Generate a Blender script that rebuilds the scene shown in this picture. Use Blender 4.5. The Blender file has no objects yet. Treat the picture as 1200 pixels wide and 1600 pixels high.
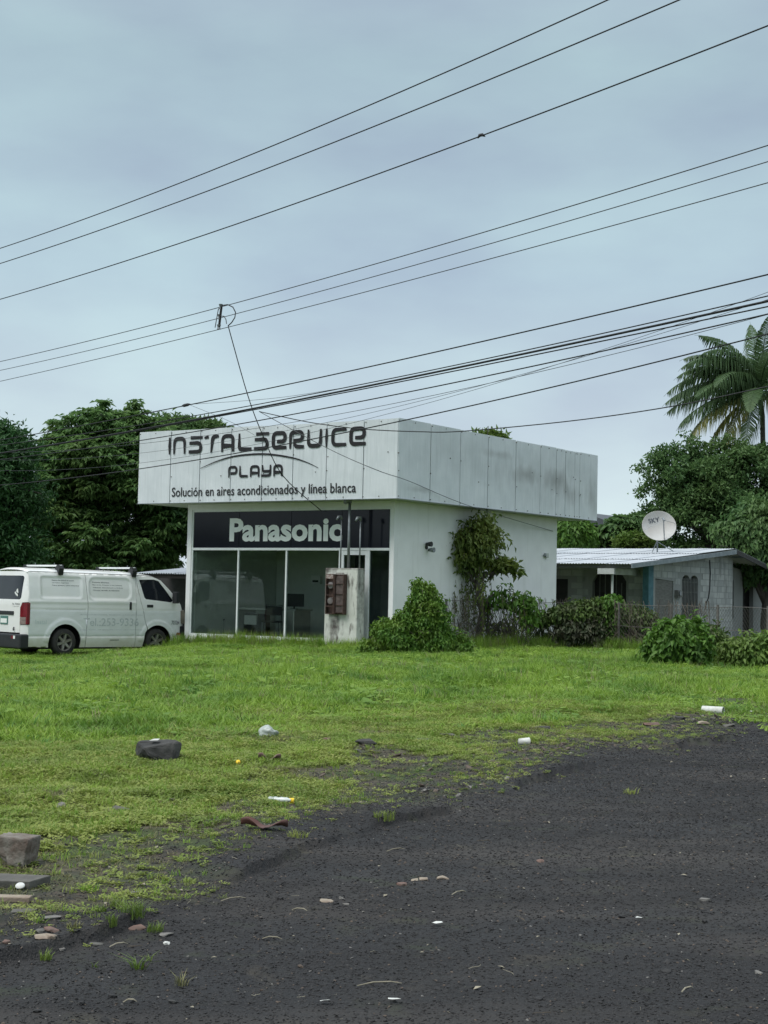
import bpy, bmesh, math, random
import numpy as np
from mathutils import Vector, Matrix
from mathutils.geometry import delaunay_2d_cdt

# ------------------------------------------------------------------ camera, sky, sun, exposure
FPX = 2430.0; PITCH = .0535; ROLL = .0218; CAMZ = 1.25
scene = bpy.context.scene
COL = scene.collection
cam_d = bpy.data.cameras.new('camera'); cam = bpy.data.objects.new('camera', cam_d); COL.objects.link(cam)
cam_d.sensor_fit = 'HORIZONTAL'; cam_d.sensor_width = 36.0; cam_d.lens = 36.0*FPX/1200.0
cam_d.clip_start = .1; cam_d.clip_end = 6000
cam.matrix_world = Matrix.Translation((0, 0, CAMZ)) @ Matrix.Rotation(math.pi/2+PITCH, 4, 'X') @ Matrix.Rotation(ROLL, 4, 'Z')
scene.camera = cam
scene.view_settings.view_transform = 'Standard'; scene.view_settings.look = 'None'
scene.view_settings.exposure = 0.68; scene.view_settings.gamma = 1.0; scene.view_settings.use_curve_mapping = False
scene.cycles.max_bounces = 8; scene.cycles.transparent_max_bounces = 16

SUN_EL = math.radians(58); SUN_AZ = math.radians(232)      # azimuth clockwise from +Y: behind the camera, a little left
world = bpy.data.worlds.new('World'); scene.world = world; world.use_nodes = True
nt = world.node_tree; nt.nodes.clear()
def wn(t, **k):
    n = nt.nodes.new(t)
    for a, b in k.items(): setattr(n, a, b)
    return n
w_out = wn('ShaderNodeOutputWorld')
sky = wn('ShaderNodeTexSky', sky_type='NISHITA', sun_disc=False, sun_elevation=SUN_EL, sun_rotation=SUN_AZ, air_density=1.4, dust_density=2.5)
bg1 = wn('ShaderNodeBackground'); bg1.inputs[1].default_value = .07
nt.links.new(sky.outputs[0], bg1.inputs[0])
tc = wn('ShaderNodeTexCoord'); sep = wn('ShaderNodeSeparateXYZ'); nt.links.new(tc.outputs['Generated'], sep.inputs[0])
ramp = wn('ShaderNodeValToRGB')
els = ramp.color_ramp.elements
stops = [(0.0, (.470, .530, .565)), (.10, (.388, .464, .508)), (.20, (.305, .388, .448)), (.33, (.260, .338, .386)), (.45, (.32, .385, .44)), (.70, (.67, .73, .78)), (1.0, (.92, .96, 1.0))]
els[0].position = stops[0][0]; els[0].color = (*stops[0][1], 1); els[1].position = stops[-1][0]; els[1].color = (*stops[-1][1], 1)
for p, c in stops[1:-1]:
    e = els.new(p); e.color = (*c, 1)
nt.links.new(sep.outputs['Z'], ramp.inputs[0])
mp = wn('ShaderNodeMapping'); mp.inputs['Scale'].default_value = (1, 1, 2.6); nt.links.new(tc.outputs['Generated'], mp.inputs[0])
ns = wn('ShaderNodeTexNoise'); ns.inputs['Scale'].default_value = 5.5; ns.inputs['Detail'].default_value = 6; ns.inputs['Roughness'].default_value = .48
nt.links.new(mp.outputs[0], ns.inputs['Vector'])
r2 = wn('ShaderNodeValToRGB'); r2.color_ramp.elements[0].position = .33; r2.color_ramp.elements[0].color = (.87, .865, .92, 1)
r2.color_ramp.elements[1].position = .68; r2.color_ramp.elements[1].color = (1.07, 1.11, 1.07, 1)
nt.links.new(ns.outputs[0], r2.inputs[0])
mul = wn('ShaderNodeMix', data_type='RGBA', blend_type='MULTIPLY'); mul.inputs[0].default_value = 1.0
nt.links.new(ramp.outputs[0], mul.inputs[6]); nt.links.new(r2.outputs[0], mul.inputs[7])
bg2 = wn('ShaderNodeBackground'); bg2.inputs[1].default_value = 1.0; nt.links.new(mul.outputs[2], bg2.inputs[0])
mx = wn('ShaderNodeMixShader'); mx.inputs[0].default_value = .94
nt.links.new(bg1.outputs[0], mx.inputs[1]); nt.links.new(bg2.outputs[0], mx.inputs[2]); nt.links.new(mx.outputs[0], w_out.inputs[0])

sd = bpy.data.lights.new('sun', 'SUN'); sd.energy = 1.5; sd.angle = math.radians(28); sd.color = (1.0, .98, .95)
sun = bpy.data.objects.new('sun', sd); COL.objects.link(sun)
sv = Vector((math.sin(SUN_AZ)*math.cos(SUN_EL), math.cos(SUN_AZ)*math.cos(SUN_EL), math.sin(SUN_EL)))
sun.rotation_euler = sv.to_track_quat('Z', 'Y').to_euler()

# ------------------------------------------------------------------ geometry helpers
rnd = random.Random(7)
def ray(px, py):
    X = (px-600)/FPX; U = (800-py)/FPX
    cr, sr = math.cos(ROLL), math.sin(ROLL); c, s = math.cos(PITCH), math.sin(PITCH)
    x = X*cr-U*sr; up = U*cr+X*sr
    return (x, c-up*s, s+up*c)
def proj0(x, y):
    """image position of a point on the flat ground (arrays)"""
    z = -CAMZ; cr, sr = math.cos(ROLL), math.sin(ROLL); c, s = math.cos(PITCH), math.sin(PITCH)
    fw = np.maximum(y*c+z*s, .05); up = z*c-y*s
    return 600+FPX*(x*cr+up*sr)/fw, 800-FPX*(up*cr-x*sr)/fw
def at_depth(px, py, Y):
    d = ray(px, py); t = Y/d[1]
    return Vector((d[0]*t, Y, CAMZ+d[2]*t))
class Frame:
    def __init__(s, o, yaw):
        s.o = o; s.yaw = yaw; s.c = math.cos(yaw); s.s = math.sin(yaw)
    def w(s, x, y, z=0): return Vector((s.o[0]+s.c*x-s.s*y, s.o[1]+s.s*x+s.c*y, s.o[2]+z))
    def loc(s, X, Y): return (s.c*(X-s.o[0])+s.s*(Y-s.o[1]), -s.s*(X-s.o[0])+s.c*(Y-s.o[1]))
    def hit(s, px, py, axis, val):
        d = ray(px, py); ox, oy = -s.o[0], -s.o[1]
        lo = (s.c*ox+s.s*oy, -s.s*ox+s.c*oy); ld = (s.c*d[0]+s.s*d[1], -s.s*d[0]+s.c*d[1])
        t = (val-lo[axis])/ld[axis]; o = 1-axis
        return (lo[o]+t*ld[o], CAMZ-s.o[2]+t*d[2])
YAW = -.6053
SHOP = Frame((.28, 34, 0), YAW)          # shop: origin under the fascia corner, x along the front, y to the back
HOUSE = Frame((7.33, 46, 0), YAW)
VAN = Frame((-8.711, 35.954, -.28), math.radians(43))

# smooth value noise (numpy)
_t = np.random.RandomState(3).rand(256, 256)
def vnoise(x, y):
    xi = np.floor(x).astype(int); yi = np.floor(y).astype(int); fx = x-xi; fy = y-yi
    fx = fx*fx*(3-2*fx); fy = fy*fy*(3-2*fy)
    g = lambda a, b: _t[a & 255, b & 255]
    return (g(xi, yi)*(1-fx)+g(xi+1, yi)*fx)*(1-fy)+(g(xi, yi+1)*(1-fx)+g(xi+1, yi+1)*fx)*fy
def fbm(x, y, o=4):
    r = 0; a = .5; tt = 0
    for i in range(o):
        r = r+a*vnoise(x*2**i+17*i, y*2**i+31*i); tt += a; a *= .5
    return r/tt
def sstep(a, b, x):
    t = np.clip((x-a)/(b-a), 0, 1); return t*t*(3-2*t)
GY = np.array([(-900, 1375), (0, 1322), (200, 1296), (300, 1248), (420, 1204), (560, 1178), (700, 1152), (850, 1132), (1000, 1120), (1200, 1114), (2000, 1102)], float)
LY = np.array([(-900, 1640), (0, 1490), (150, 1462), (230, 1420), (290, 1405), (400, 1352), (480, 1318), (600, 1284), (760, 1240), (900, 1196), (1000, 1170), (1200, 1142), (2000, 1122)], float)
def zones(X, Y):
    """lawn, gravel and the worn strip between them: 0 = bare gravel, 1 = closed green"""
    px, py = proj0(X, Y)
    gy = np.interp(px, GY[:, 0], GY[:, 1]); ly = np.interp(px, LY[:, 0], LY[:, 1])
    wob = (fbm(X*1.6+9, Y*.9)-.5)
    m = 1-np.clip((py-gy+ wob*60)/(ly-gy), -.3, 1.4)       # >=1 inside green, 0 at the ledge
    return m, px, py
def ledge(X, Y):
    px, py = proj0(X, Y)
    ly = np.interp(px, LY[:, 0], LY[:, 1])
    return (ly-py+(fbm(X*3, Y*3)-.5)*14)*Y*Y/(FPX*CAMZ)     # metres beyond the ledge
def H(X, Y):
    X = np.asarray(X, float); Y = np.asarray(Y, float)
    h = -.34*sstep(3.2, 7.6, -X)*sstep(11, 29, Y)*(1-sstep(60, 90, Y))
    h = h+.040*(.15+1.1*sstep(.35, .62, fbm(X*.9+21, Y*.9+4, 3)))*sstep(-.012, .03, ledge(X, Y))*(Y > 3)
    h = h+(fbm(X*.6, Y*.6, 3)-.5)*.06*np.clip(Y/12, .3, 1)
    h = h+(fbm(X*5, Y*5, 3)-.5)*.022
    h = h*np.clip((200-np.hypot(X, Y))/100, 0, 1)
    return h-.035
def Hs(x, y): return float(H(np.array([x]), np.array([y]))[0])
def ground_at(px, py):
    d = ray(px, py); z = 0.0
    for _ in range(6):
        t = (z-CAMZ)/d[2]; z = Hs(d[0]*t, d[1]*t)
    return Vector((d[0]*t, d[1]*t, z))

# ------------------------------------------------------------------ object helpers
def tag(o, label=None, cat=None, group=None, kind=None):
    if label: o['label'] = label
    if cat: o['category'] = cat
    if group: o['group'] = group
    if kind: o['kind'] = kind
    return o
def empty(name, loc=(0, 0, 0), rz=0, label=None, cat=None, group=None):
    o = bpy.data.objects.new(name, None); COL.objects.link(o); o.location = loc; o.rotation_euler = (0, 0, rz)
    o.empty_display_size = .2
    return tag(o, label, cat, group)
def link(name, me, mat=None, parent=None, smooth=False):
    if mat and not me.materials: me.materials.append(mat)
    if smooth: me.shade_smooth()
    o = bpy.data.objects.new(name, me); COL.objects.link(o)
    if parent: o.parent = parent
    return o
class MB:
    def __init__(s): s.v = []; s.f = []
    def add(s, vs, fs):
        b = len(s.v); s.v += [tuple(v) for v in vs]; s.f += [tuple(b+i for i in f) for f in fs]; return s
    def box(s, x0, y0, z0, x1, y1, z1, mtx=None):
        vs = [(x0, y0, z0), (x1, y0, z0), (x1, y1, z0), (x0, y1, z0), (x0, y0, z1), (x1, y0, z1), (x1, y1, z1), (x0, y1, z1)]
        if mtx is not None: vs = [mtx @ Vector(v) for v in vs]
        return s.add(vs, [(0, 3, 2, 1), (4, 5, 6, 7), (0, 1, 5, 4), (1, 2, 6, 5), (2, 3, 7, 6), (3, 0, 4, 7)])
    def tube(s, pts, rad, n=8, cap=True):
        pts = [Vector(p) for p in pts]
        if not hasattr(rad, '__len__'): rad = [rad]*len(pts)
        b = len(s.v); up = None
        for i, p in enumerate(pts):
            d = (pts[min(i+1, len(pts)-1)]-pts[max(i-1, 0)])
            if d.length < 1e-9: d = Vector((0, 0, 1))
            d.normalize()
            if up is None:
                up = Vector((0, 0, 1)) if abs(d.z) < .9 else Vector((1, 0, 0))
            a = d.cross(up).normalized(); c = a.cross(d).normalized(); up = c
            for k in range(n):
                t = 2*math.pi*k/n
                s.v.append(tuple(p+(a*math.cos(t)+c*math.sin(t))*rad[i]))
        for i in range(len(pts)-1):
            for k in range(n):
                q = b+i*n; k2 = (k+1) % n
                s.f.append((q+k, q+k2, q+n+k2, q+n+k))
        if cap:
            s.f.append(tuple(b+k for k in reversed(range(n)))); q = b+(len(pts)-1)*n; s.f.append(tuple(q+k for k in range(n)))
        return s
    def prism(s, poly, axis, a, b):
        """2-D polygon extruded along an axis (0,1,2) from a to b"""
        def mk(p, t):
            q = list(p); q.insert(axis, t); return tuple(q)
        n = len(poly); vs = [mk(p, a) for p in poly]+[mk(p, b) for p in poly]
        return s.add(vs, [tuple(range(n)), tuple(range(2*n-1, n-1, -1))]+[(i, n+i, n+(i+1) % n, (i+1) % n) for i in range(n)])
    def lathe(s, prof, n=24, mtx=None, axis='Y'):
        b = len(s.v)
        for r, h in prof:
            for k in range(n):
                t = 2*math.pi*k/n
                v = Vector((r*math.cos(t), h, r*math.sin(t))) if axis == 'Y' else Vector((r*math.cos(t), r*math.sin(t), h))
                if mtx is not None: v = mtx @ v
                s.v.append(tuple(v))
        for i in range(len(prof)-1):
            for k in range(n):
                k2 = (k+1) % n; s.f.append((b+i*n+k, b+i*n+k2, b+(i+1)*n+k2, b+(i+1)*n+k))
        return s
    def build(s, name, mat, parent=None, smooth=False, bevel=0, seg=2, fixn=True):
        me = bpy.data.meshes.new(name); me.from_pydata(s.v, [], s.f)
        if fixn or bevel:
            bm = bmesh.new(); bm.from_mesh(me)
            if bevel:
                bmesh.ops.bevel(bm, geom=bm.edges[:], offset=bevel, segments=seg, affect='EDGES', profile=.6)
            bmesh.ops.recalc_face_normals(bm, faces=bm.faces[:]); bm.to_mesh(me); bm.free()
        return link(name, me, mat, parent, smooth)
def pip(p, poly):
    x, y = p; c = False; n = len(poly)
    for i in range(n):
        x1, y1 = poly[i]; x2, y2 = poly[i-1]
        if (y1 > y) != (y2 > y) and x < (x2-x1)*(y-y1)/(y2-y1)+x1: c = not c
    return c
def cdt(outline, holes=(), inner=()):
    vs = [Vector(p) for p in outline]; es = [(i, (i+1) % len(outline)) for i in range(len(outline))]
    for h in holes:
        b = len(vs); vs += [Vector(p) for p in h]; es += [(b+i, b+(i+1) % len(h)) for i in range(len(h))]
    vs += [Vector(p) for p in inner]
    r = delaunay_2d_cdt(vs, es, [], 0, 1e-5)
    V = [(v.x, v.y) for v in r[0]]; T = []
    for t in r[2]:
        c = (sum(V[i][0] for i in t)/len(t), sum(V[i][1] for i in t)/len(t))
        if pip(c, outline) and not any(pip(c, h) for h in holes): T.append(tuple(t))
    return V, T
def wall_mesh(outline, holes, thick, mapf):
    """flat wall with holes, thick>0 goes away from the front; mapf(u,v,d)->xyz"""
    V, T = cdt(outline, holes); n = len(V); m = MB()
    m.add([mapf(u, v, 0) for u, v in V]+[mapf(u, v, thick) for u, v in V], T+[tuple(n+i for i in reversed(t)) for t in T])
    for loop in [outline]+list(holes):
        k = len(loop)
        m.add([mapf(u, v, 0) for u, v in loop]+[mapf(u, v, thick) for u, v in loop], [(i, (i+1) % k, k+(i+1) % k, k+i) for i in range(k)])
    bm = bmesh.new(); me = bpy.data.meshes.new('wall'); me.from_pydata(m.v, [], m.f); bm.from_mesh(me)
    bmesh.ops.remove_doubles(bm, verts=bm.verts[:], dist=1e-4); bmesh.ops.recalc_face_normals(bm, faces=bm.faces[:]); bm.to_mesh(me); bm.free()
    return me
def rrect(x0, z0, x1, z1, r, n=5):
    P = []
    for cx, cz, a in ((x1-r, z1-r, 0), (x0+r, z1-r, 90), (x0+r, z0+r, 180), (x1-r, z0+r, 270)):
        for k in range(n+1):
            t = math.radians(a+90*k/n); P.append((cx+r*math.cos(t), cz+r*math.sin(t)))
    return P
def rough_rock(name, size, mat, seed, parent=None, sub=3, rough=.12, boxy=.5):
    bm = bmesh.new(); bmesh.ops.create_cube(bm, size=1)
    bmesh.ops.subdivide_edges(bm, edges=bm.edges[:], cuts=2**sub-1, use_grid_fill=True)
    r = random.Random(seed); off = [r.uniform(0, 99) for _ in range(3)]
    from mathutils import noise
    for v in bm.verts:
        c = v.co.copy(); s = c.normalized()*.62
        c = c*boxy+s*(1-boxy)
        k = noise.noise(c*1.7+Vector(off))*rough*1.5+noise.noise(c*5+Vector(off))*rough*.6+noise.noise(c*13+Vector(off))*rough*.25
        c = c*(1+k)
        v.co = Vector((c.x*size[0], c.y*size[1], c.z*size[2]))
    me = bpy.data.meshes.new(name); bm.to_mesh(me); bm.free()
    return link(name, me, mat, parent, smooth=True)

# ------------------------------------------------------------------ materials
def newmat(name):
    m = bpy.data.materials.new(name); m.use_nodes = True
    n = m.node_tree.nodes; return m, n, m.node_tree.links, n['Principled BSDF']
def noise_mix(n, l, c1, c2, scale=5, detail=5, lo=.35, hi=.65, stretch=(1, 1, 1), coord='Object', rough=.55):
    tcn = n.new('ShaderNodeTexCoord'); mpn = n.new('ShaderNodeMapping'); mpn.inputs['Scale'].default_value = stretch
    if coord == 'World':
        g = n.new('ShaderNodeNewGeometry'); l.new(g.outputs['Position'], mpn.inputs[0])
    else: l.new(tcn.outputs[coord], mpn.inputs[0])
    nz = n.new('ShaderNodeTexNoise'); nz.inputs['Scale'].default_value = scale; nz.inputs['Detail'].default_value = detail; nz.inputs['Roughness'].default_value = rough
    l.new(mpn.outputs[0], nz.inputs['Vector'])
    mr = n.new('ShaderNodeMapRange'); mr.inputs[1].default_value = lo; mr.inputs[2].default_value = hi; l.new(nz.outputs[0], mr.inputs[0])
    mi = n.new('ShaderNodeMix'); mi.data_type = 'RGBA'; l.new(mr.outputs[0], mi.inputs[0])
    for k, c in ((6, c1), (7, c2)):
        if hasattr(c, 'is_output'): l.new(c, mi.inputs[k])
        else: mi.inputs[k].default_value = (*c, 1)
    return mi.outputs[2], nz, mr
def plain(name, c1, c2=None, rough=.6, scale=6, metal=0, bump=0, stretch=(1, 1, 1), bscale=None, coord='Object', lo=.35, hi=.65, spec=.5):
    m, n, l, b = newmat(name)
    b.inputs['Roughness'].default_value = rough; b.inputs['Metallic'].default_value = metal; b.inputs['Specular IOR Level'].default_value = spec
    if c2 is None: c2 = tuple(x*.8 for x in c1)
    o, nz, mr = noise_mix(n, l, c1, c2, scale, stretch=stretch, coord=coord, lo=lo, hi=hi); l.new(o, b.inputs['Base Color'])
    if bump:
        bp = n.new('ShaderNodeBump'); bp.inputs['Strength'].default_value = bump; bp.inputs['Distance'].default_value = .02
        if bscale:
            nb = n.new('ShaderNodeTexNoise'); nb.inputs['Scale'].default_value = bscale; nb.inputs['Detail'].default_value = 6
            tcn = n.new('ShaderNodeTexCoord'); l.new(tcn.outputs['Object'], nb.inputs['Vector']); l.new(nb.outputs[0], bp.inputs['Height'])
        else: l.new(nz.outputs[0], bp.inputs['Height'])
        l.new(bp.outputs[0], b.inputs['Normal'])
    return m
def leafmat(name, c1, c2, c3=None, trans=.25, wscale=.8, rough=.5, inst=False):
    """leaf colour: per-leaf random + slow drift across the plant; thin translucent"""
    m, n, l, b = newmat(name)
    if inst:
        oi = n.new('ShaderNodeObjectInfo'); rv = oi.outputs['Random']
    else:
        at = n.new('ShaderNodeAttribute'); at.attribute_name = 'rnd'; rv = at.outputs['Fac']
    m1 = n.new('ShaderNodeMix'); m1.data_type = 'RGBA'; l.new(rv, m1.inputs[0]); m1.inputs[6].default_value = (*c1, 1); m1.inputs[7].default_value = (*c2, 1)
    o, nz, mr = noise_mix(n, l, m1.outputs[2], c3 or tuple(x*.6 for x in c1), wscale, detail=3, lo=.42, hi=.72, coord='World')
    l.new(o, b.inputs['Base Color']); b.inputs['Roughness'].default_value = rough; b.inputs['Specular IOR Level'].default_value = .3
    tr = n.new('ShaderNodeBsdfTranslucent'); l.new(o, tr.inputs[0])
    ms = n.new('ShaderNodeMixShader'); ms.inputs[0].default_value = trans
    l.new(b.outputs[0], ms.inputs[1]); l.new(tr.outputs[0], ms.inputs[2]); l.new(ms.outputs[0], n['Material Output'].inputs[0])
    return m

# ------------------------------------------------------------------ ground: one polar sheet to the horizon
def build_ground():
    rs = [0.4]
    while rs[-1] < 3000:
        r = rs[-1]; rs.append(r*(1.0036 if 3.8 < r < 11 else 1.008 if 11 <= r < 45 else 1.09))
    az = list(np.radians(np.linspace(-17, 17, 300)))+list(np.radians(np.linspace(17, 343, 60))[1:-1])
    az = np.array(az); rs = np.array(rs)
    A, R = np.meshgrid(az, rs); X = R*np.sin(A); Y = R*np.cos(A); Z = H(X, Y)
    n1, n2 = A.shape
    idx = np.arange(n1*n2).reshape(n1, n2); nx = np.roll(idx, -1, axis=1)
    q = np.stack([idx[:-1], nx[:-1], nx[1:], idx[1:]], -1).reshape(-1, 4)
    co = np.stack([X, Y, Z], -1).reshape(-1, 3)
    co = np.vstack([co, [[0, 0, 0]]]); cidx = n1*n2
    tri = np.stack([np.full(n2, cidx), nx[0], idx[0]], -1)
    me = bpy.data.meshes.new('ground')
    me.from_pydata(co.tolist(), [], [tuple(x) for x in q.tolist()]+[tuple(x) for x in tri.tolist()])
    m, px, py = zones(co[:, 0], co[:, 1]); behind = co[:, 1] < 2.5
    m = np.where(behind, 0, m); far = np.hypot(co[:, 0], co[:, 1]) > 60; m = np.where(far & (co[:, 1] > 0), 1, m)
    a = me.attributes.new('green', 'FLOAT', 'POINT'); a.data.foreach_set('value', np.clip(m, 0, 1).astype(np.float32))
    tr_ = np.zeros(len(co))
    for (a1, b1), (a2, b2), w in (((300, 1470), (1200, 1275), .10), ((560, 1590), (1200, 1400), .10), ((450, 1400), (1200, 1200), .16), ((0, 1560), (620, 1395), .07)):
        P1, P2 = ground_at(a1, b1), ground_at(a2, b2); dx, dy = P2.x-P1.x, P2.y-P1.y; Ln = math.hypot(dx, dy)
        d = ((co[:, 0]-P1.x)*dy-(co[:, 1]-P1.y)*dx)/Ln+(fbm(co[:, 0]*.8+w*90, co[:, 1]*.8)-.5)*.5
        tr_ = np.maximum(tr_, np.exp(-(d/w)**2)*(co[:, 1] > 3))
    a = me.attributes.new('track', 'FLOAT', 'POINT'); a.data.foreach_set('value', (tr_*sstep(60, 40, co[:, 1])).astype(np.float32))
    me.shade_smooth()
    mt, n, l, b = newmat('ground_gravel_and_soil')
    geo = n.new('ShaderNodeNewGeometry'); P = geo.outputs['Position']
    def nz(scale, det=5, ro=.55, st=None):
        x = n.new('ShaderNodeTexNoise'); x.inputs['Scale'].default_value = scale; x.inputs['Detail'].default_value = det; x.inputs['Roughness'].default_value = ro
        if st:
            mpp = n.new('ShaderNodeMapping'); mpp.inputs['Scale'].default_value = st; l.new(P, mpp.inputs[0]); l.new(mpp.outputs[0], x.inputs[0])
        else: l.new(P, x.inputs[0])
        return x.outputs[0]
    def mixc(f, c1, c2):
        x = n.new('ShaderNodeMix'); x.data_type = 'RGBA'; l.new(f, x.inputs[0])
        for k, c in ((6, c1), (7, c2)):
            if hasattr(c, 'is_output'): l.new(c, x.inputs[k])
            else: x.inputs[k].default_value = (*c, 1)
        return x.outputs[2]
    def mr(f, lo, hi):
        x = n.new('ShaderNodeMapRange'); x.inputs[1].default_value = lo; x.inputs[2].default_value = hi; l.new(f, x.inputs[0]); return x.outputs[0]
    def mrr(f, lo, hi, a, b_):
        x = n.new('ShaderNodeMapRange'); x.inputs[1].default_value = lo; x.inputs[2].default_value = hi; x.inputs[3].default_value = a; x.inputs[4].default_value = b_; l.new(f, x.inputs[0]); return x.outputs[0]
    g1 = mixc(mr(nz(1.0, 6, .6, (.38, 1.1, 1)), .34, .66), (.0058, .0057, .0057), (.0125, .0122, .012))
    g2 = mixc(mr(nz(60, 3), .40, .72), g1, (.020, .0192, .019))
    g2 = mixc(mr(nz(230, 2), .52, .66), g2, (.040, .038, .036))
    g3 = mixc(mr(nz(150, 2), .64, .74), g2, (.11, .105, .10))
    g3 = mixc(mr(nz(.9, 6, .55, (.35, 1.1, 1)), .50, .66), g3, (.056, .050, .044))
    att = n.new('ShaderNodeAttribute'); att.attribute_name = 'track'
    mk = n.new('ShaderNodeMath'); mk.operation = 'MULTIPLY'; l.new(att.outputs['Fac'], mk.inputs[0]); l.new(mr(nz(4, 6, .6), .35, .65), mk.inputs[1])
    mk2 = n.new('ShaderNodeMath'); mk2.operation = 'MULTIPLY'; mk2.inputs[1].default_value = .42; l.new(mk.outputs[0], mk2.inputs[0])
    g3 = mixc(mk2.outputs[0], g3, (.058, .054, .049))
    vo = n.new('ShaderNodeTexVoronoi'); vo.inputs['Scale'].default_value = 95; l.new(P, vo.inputs['Vector'])
    g4 = mixc(mr(vo.outputs['Distance'], .0, .55), g3, (.013, .013, .015))
    mm = n.new('ShaderNodeMix'); mm.data_type = 'RGBA'; mm.inputs[0].default_value = .62; l.new(g4, mm.inputs[6]); l.new(g3, mm.inputs[7])
    soil = mixc(mr(nz(14, 5), .38, .62), (.040, .038, .022), (.090, .075, .050))
    soil = mixc(mr(nz(2.2, 3), .4, .65), soil, (.045, .07, .018))
    at = n.new('ShaderNodeAttribute'); at.attribute_name = 'green'
    ad = n.new('ShaderNodeMath'); ad.operation = 'ADD'; l.new(at.outputs['Fac'], ad.inputs[0])
    sb = n.new('ShaderNodeMath'); sb.operation = 'MULTIPLY_ADD'; l.new(nz(3.5, 6), sb.inputs[0]); sb.inputs[1].default_value = 1.5; sb.inputs[2].default_value = -.75
    l.new(sb.outputs[0], ad.inputs[1])
    fin = mixc(mr(ad.outputs[0], .10, .85), mm.outputs[2], soil)
    l.new(fin, b.inputs['Base Color']); l.new(mrr(nz(1.3, 5, .55, (.4, 1, 1)), .35, .65, .92, .70), b.inputs['Roughness']); b.inputs['Specular IOR Level'].default_value = .3
    bp = n.new('ShaderNodeBump'); bp.inputs['Strength'].default_value = .6; bp.inputs['Distance'].default_value = .008
    l.new(vo.outputs['Distance'], bp.inputs['Height'])
    bp2 = n.new('ShaderNodeBump'); bp2.inputs['Strength'].default_value = .8; bp2.inputs['Distance'].default_value = .02; l.new(nz(28, 6), bp2.inputs['Height']); l.new(bp.outputs[0], bp2.inputs['Normal'])
    l.new(bp2.outputs[0], b.inputs['Normal'])
    tag(link('ground', me, mt), 'dark gravel lot running into the grassy verge in front of the shop', kind='structure')
build_ground()

# ------------------------------------------------------------------ shop
def dirty_white(name, base, dirt, streak=.5, sc=1.0, low=None):
    """painted wall: faint blotches, vertical streaks, optional splash dirt near the ground"""
    m, n, l, b = newmat(name)
    o, _, _ = noise_mix(n, l, base, tuple(x*.9 for x in base), 2.2*sc, lo=.3, hi=.75)
    o2, _, mr2 = noise_mix(n, l, o, dirt, 3*sc, detail=6, lo=.58, hi=1.0/max(streak, .2)*.45+.35, stretch=(2.2, 2.2, .22))
    if low is not None:
        g = n.new('ShaderNodeTexCoord'); sp = n.new('ShaderNodeSeparateXYZ'); l.new(g.outputs['Object'], sp.inputs[0])
        nn = n.new('ShaderNodeTexNoise'); nn.inputs['Scale'].default_value = 6; nn.inputs['Detail'].default_value = 6; l.new(g.outputs['Object'], nn.inputs['Vector'])
        ma = n.new('ShaderNodeMath'); ma.operation = 'MULTIPLY_ADD'; ma.inputs[1].default_value = .7; l.new(nn.outputs[0], ma.inputs[0]); l.new(sp.outputs['Z'], ma.inputs[2])
        mr = n.new('ShaderNodeMapRange'); mr.inputs[1].default_value = low+.35; mr.inputs[2].default_value = low+.05; l.new(ma.outputs[0], mr.inputs[0])
        mi = n.new('ShaderNodeMix'); mi.data_type = 'RGBA'; l.new(mr.outputs[0], mi.inputs[0]); l.new(o2, mi.inputs[6]); mi.inputs[7].default_value = (*dirt, 1); o2 = mi.outputs[2]
    l.new(o2, b.inputs['Base Color']); b.inputs['Roughness'].default_value = .8
    bp = n.new('ShaderNodeBump'); bp.inputs['Strength'].default_value = .25; bp.inputs['Distance'].default_value = .006
    nb = n.new('ShaderNodeTexNoise'); nb.inputs['Scale'].default_value = 22; nb.inputs['Detail'].default_value = 6
    tcn = n.new('ShaderNodeTexCoord'); l.new(tcn.outputs['Object'], nb.inputs['Vector']); l.new(nb.outputs[0], bp.inputs['Height']); l.new(bp.outputs[0], b.inputs['Normal'])
    return m
M = {}
M['wall'] = dirty_white('white_wall_paint', (.81, .82, .81), (.54, .55, .50), .6, 1, .15)
M['soffit'] = plain('soffit_paint', (.50, .53, .50), (.42, .45, .42), .8, 4)
M['alu'] = plain('white_aluminium', (.76, .79, .78), (.68, .71, .70), .45, 8)
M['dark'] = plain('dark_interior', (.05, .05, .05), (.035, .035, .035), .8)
M['steel'] = plain('galvanised_steel', (.30, .32, .33), (.20, .22, .23), .5, 12, metal=.6)
M['screw'] = plain('screw_head', (.06, .06, .06), (.1, .08, .06), .6)
M['navy'] = plain('navy_film', (.010, .012, .026), (.014, .016, .034), .22, 2)
M['black'] = plain('black_plastic', (.014, .015, .017), (.022, .023, .025), .55)
M['white_letters'] = plain('white_vinyl', (.84, .86, .83), (.78, .80, .77), .5, 5)
M['sign_black'] = plain('painted_lettering', (.007, .007, .009), (.016, .016, .018), .8, 7)
M['room_wall'] = plain('room_wall', (.72, .75, .70), (.66, .69, .64), .8)
M['room_floor'] = plain('room_floor', (.42, .41, .38), (.34, .33, .31), .4)

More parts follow.
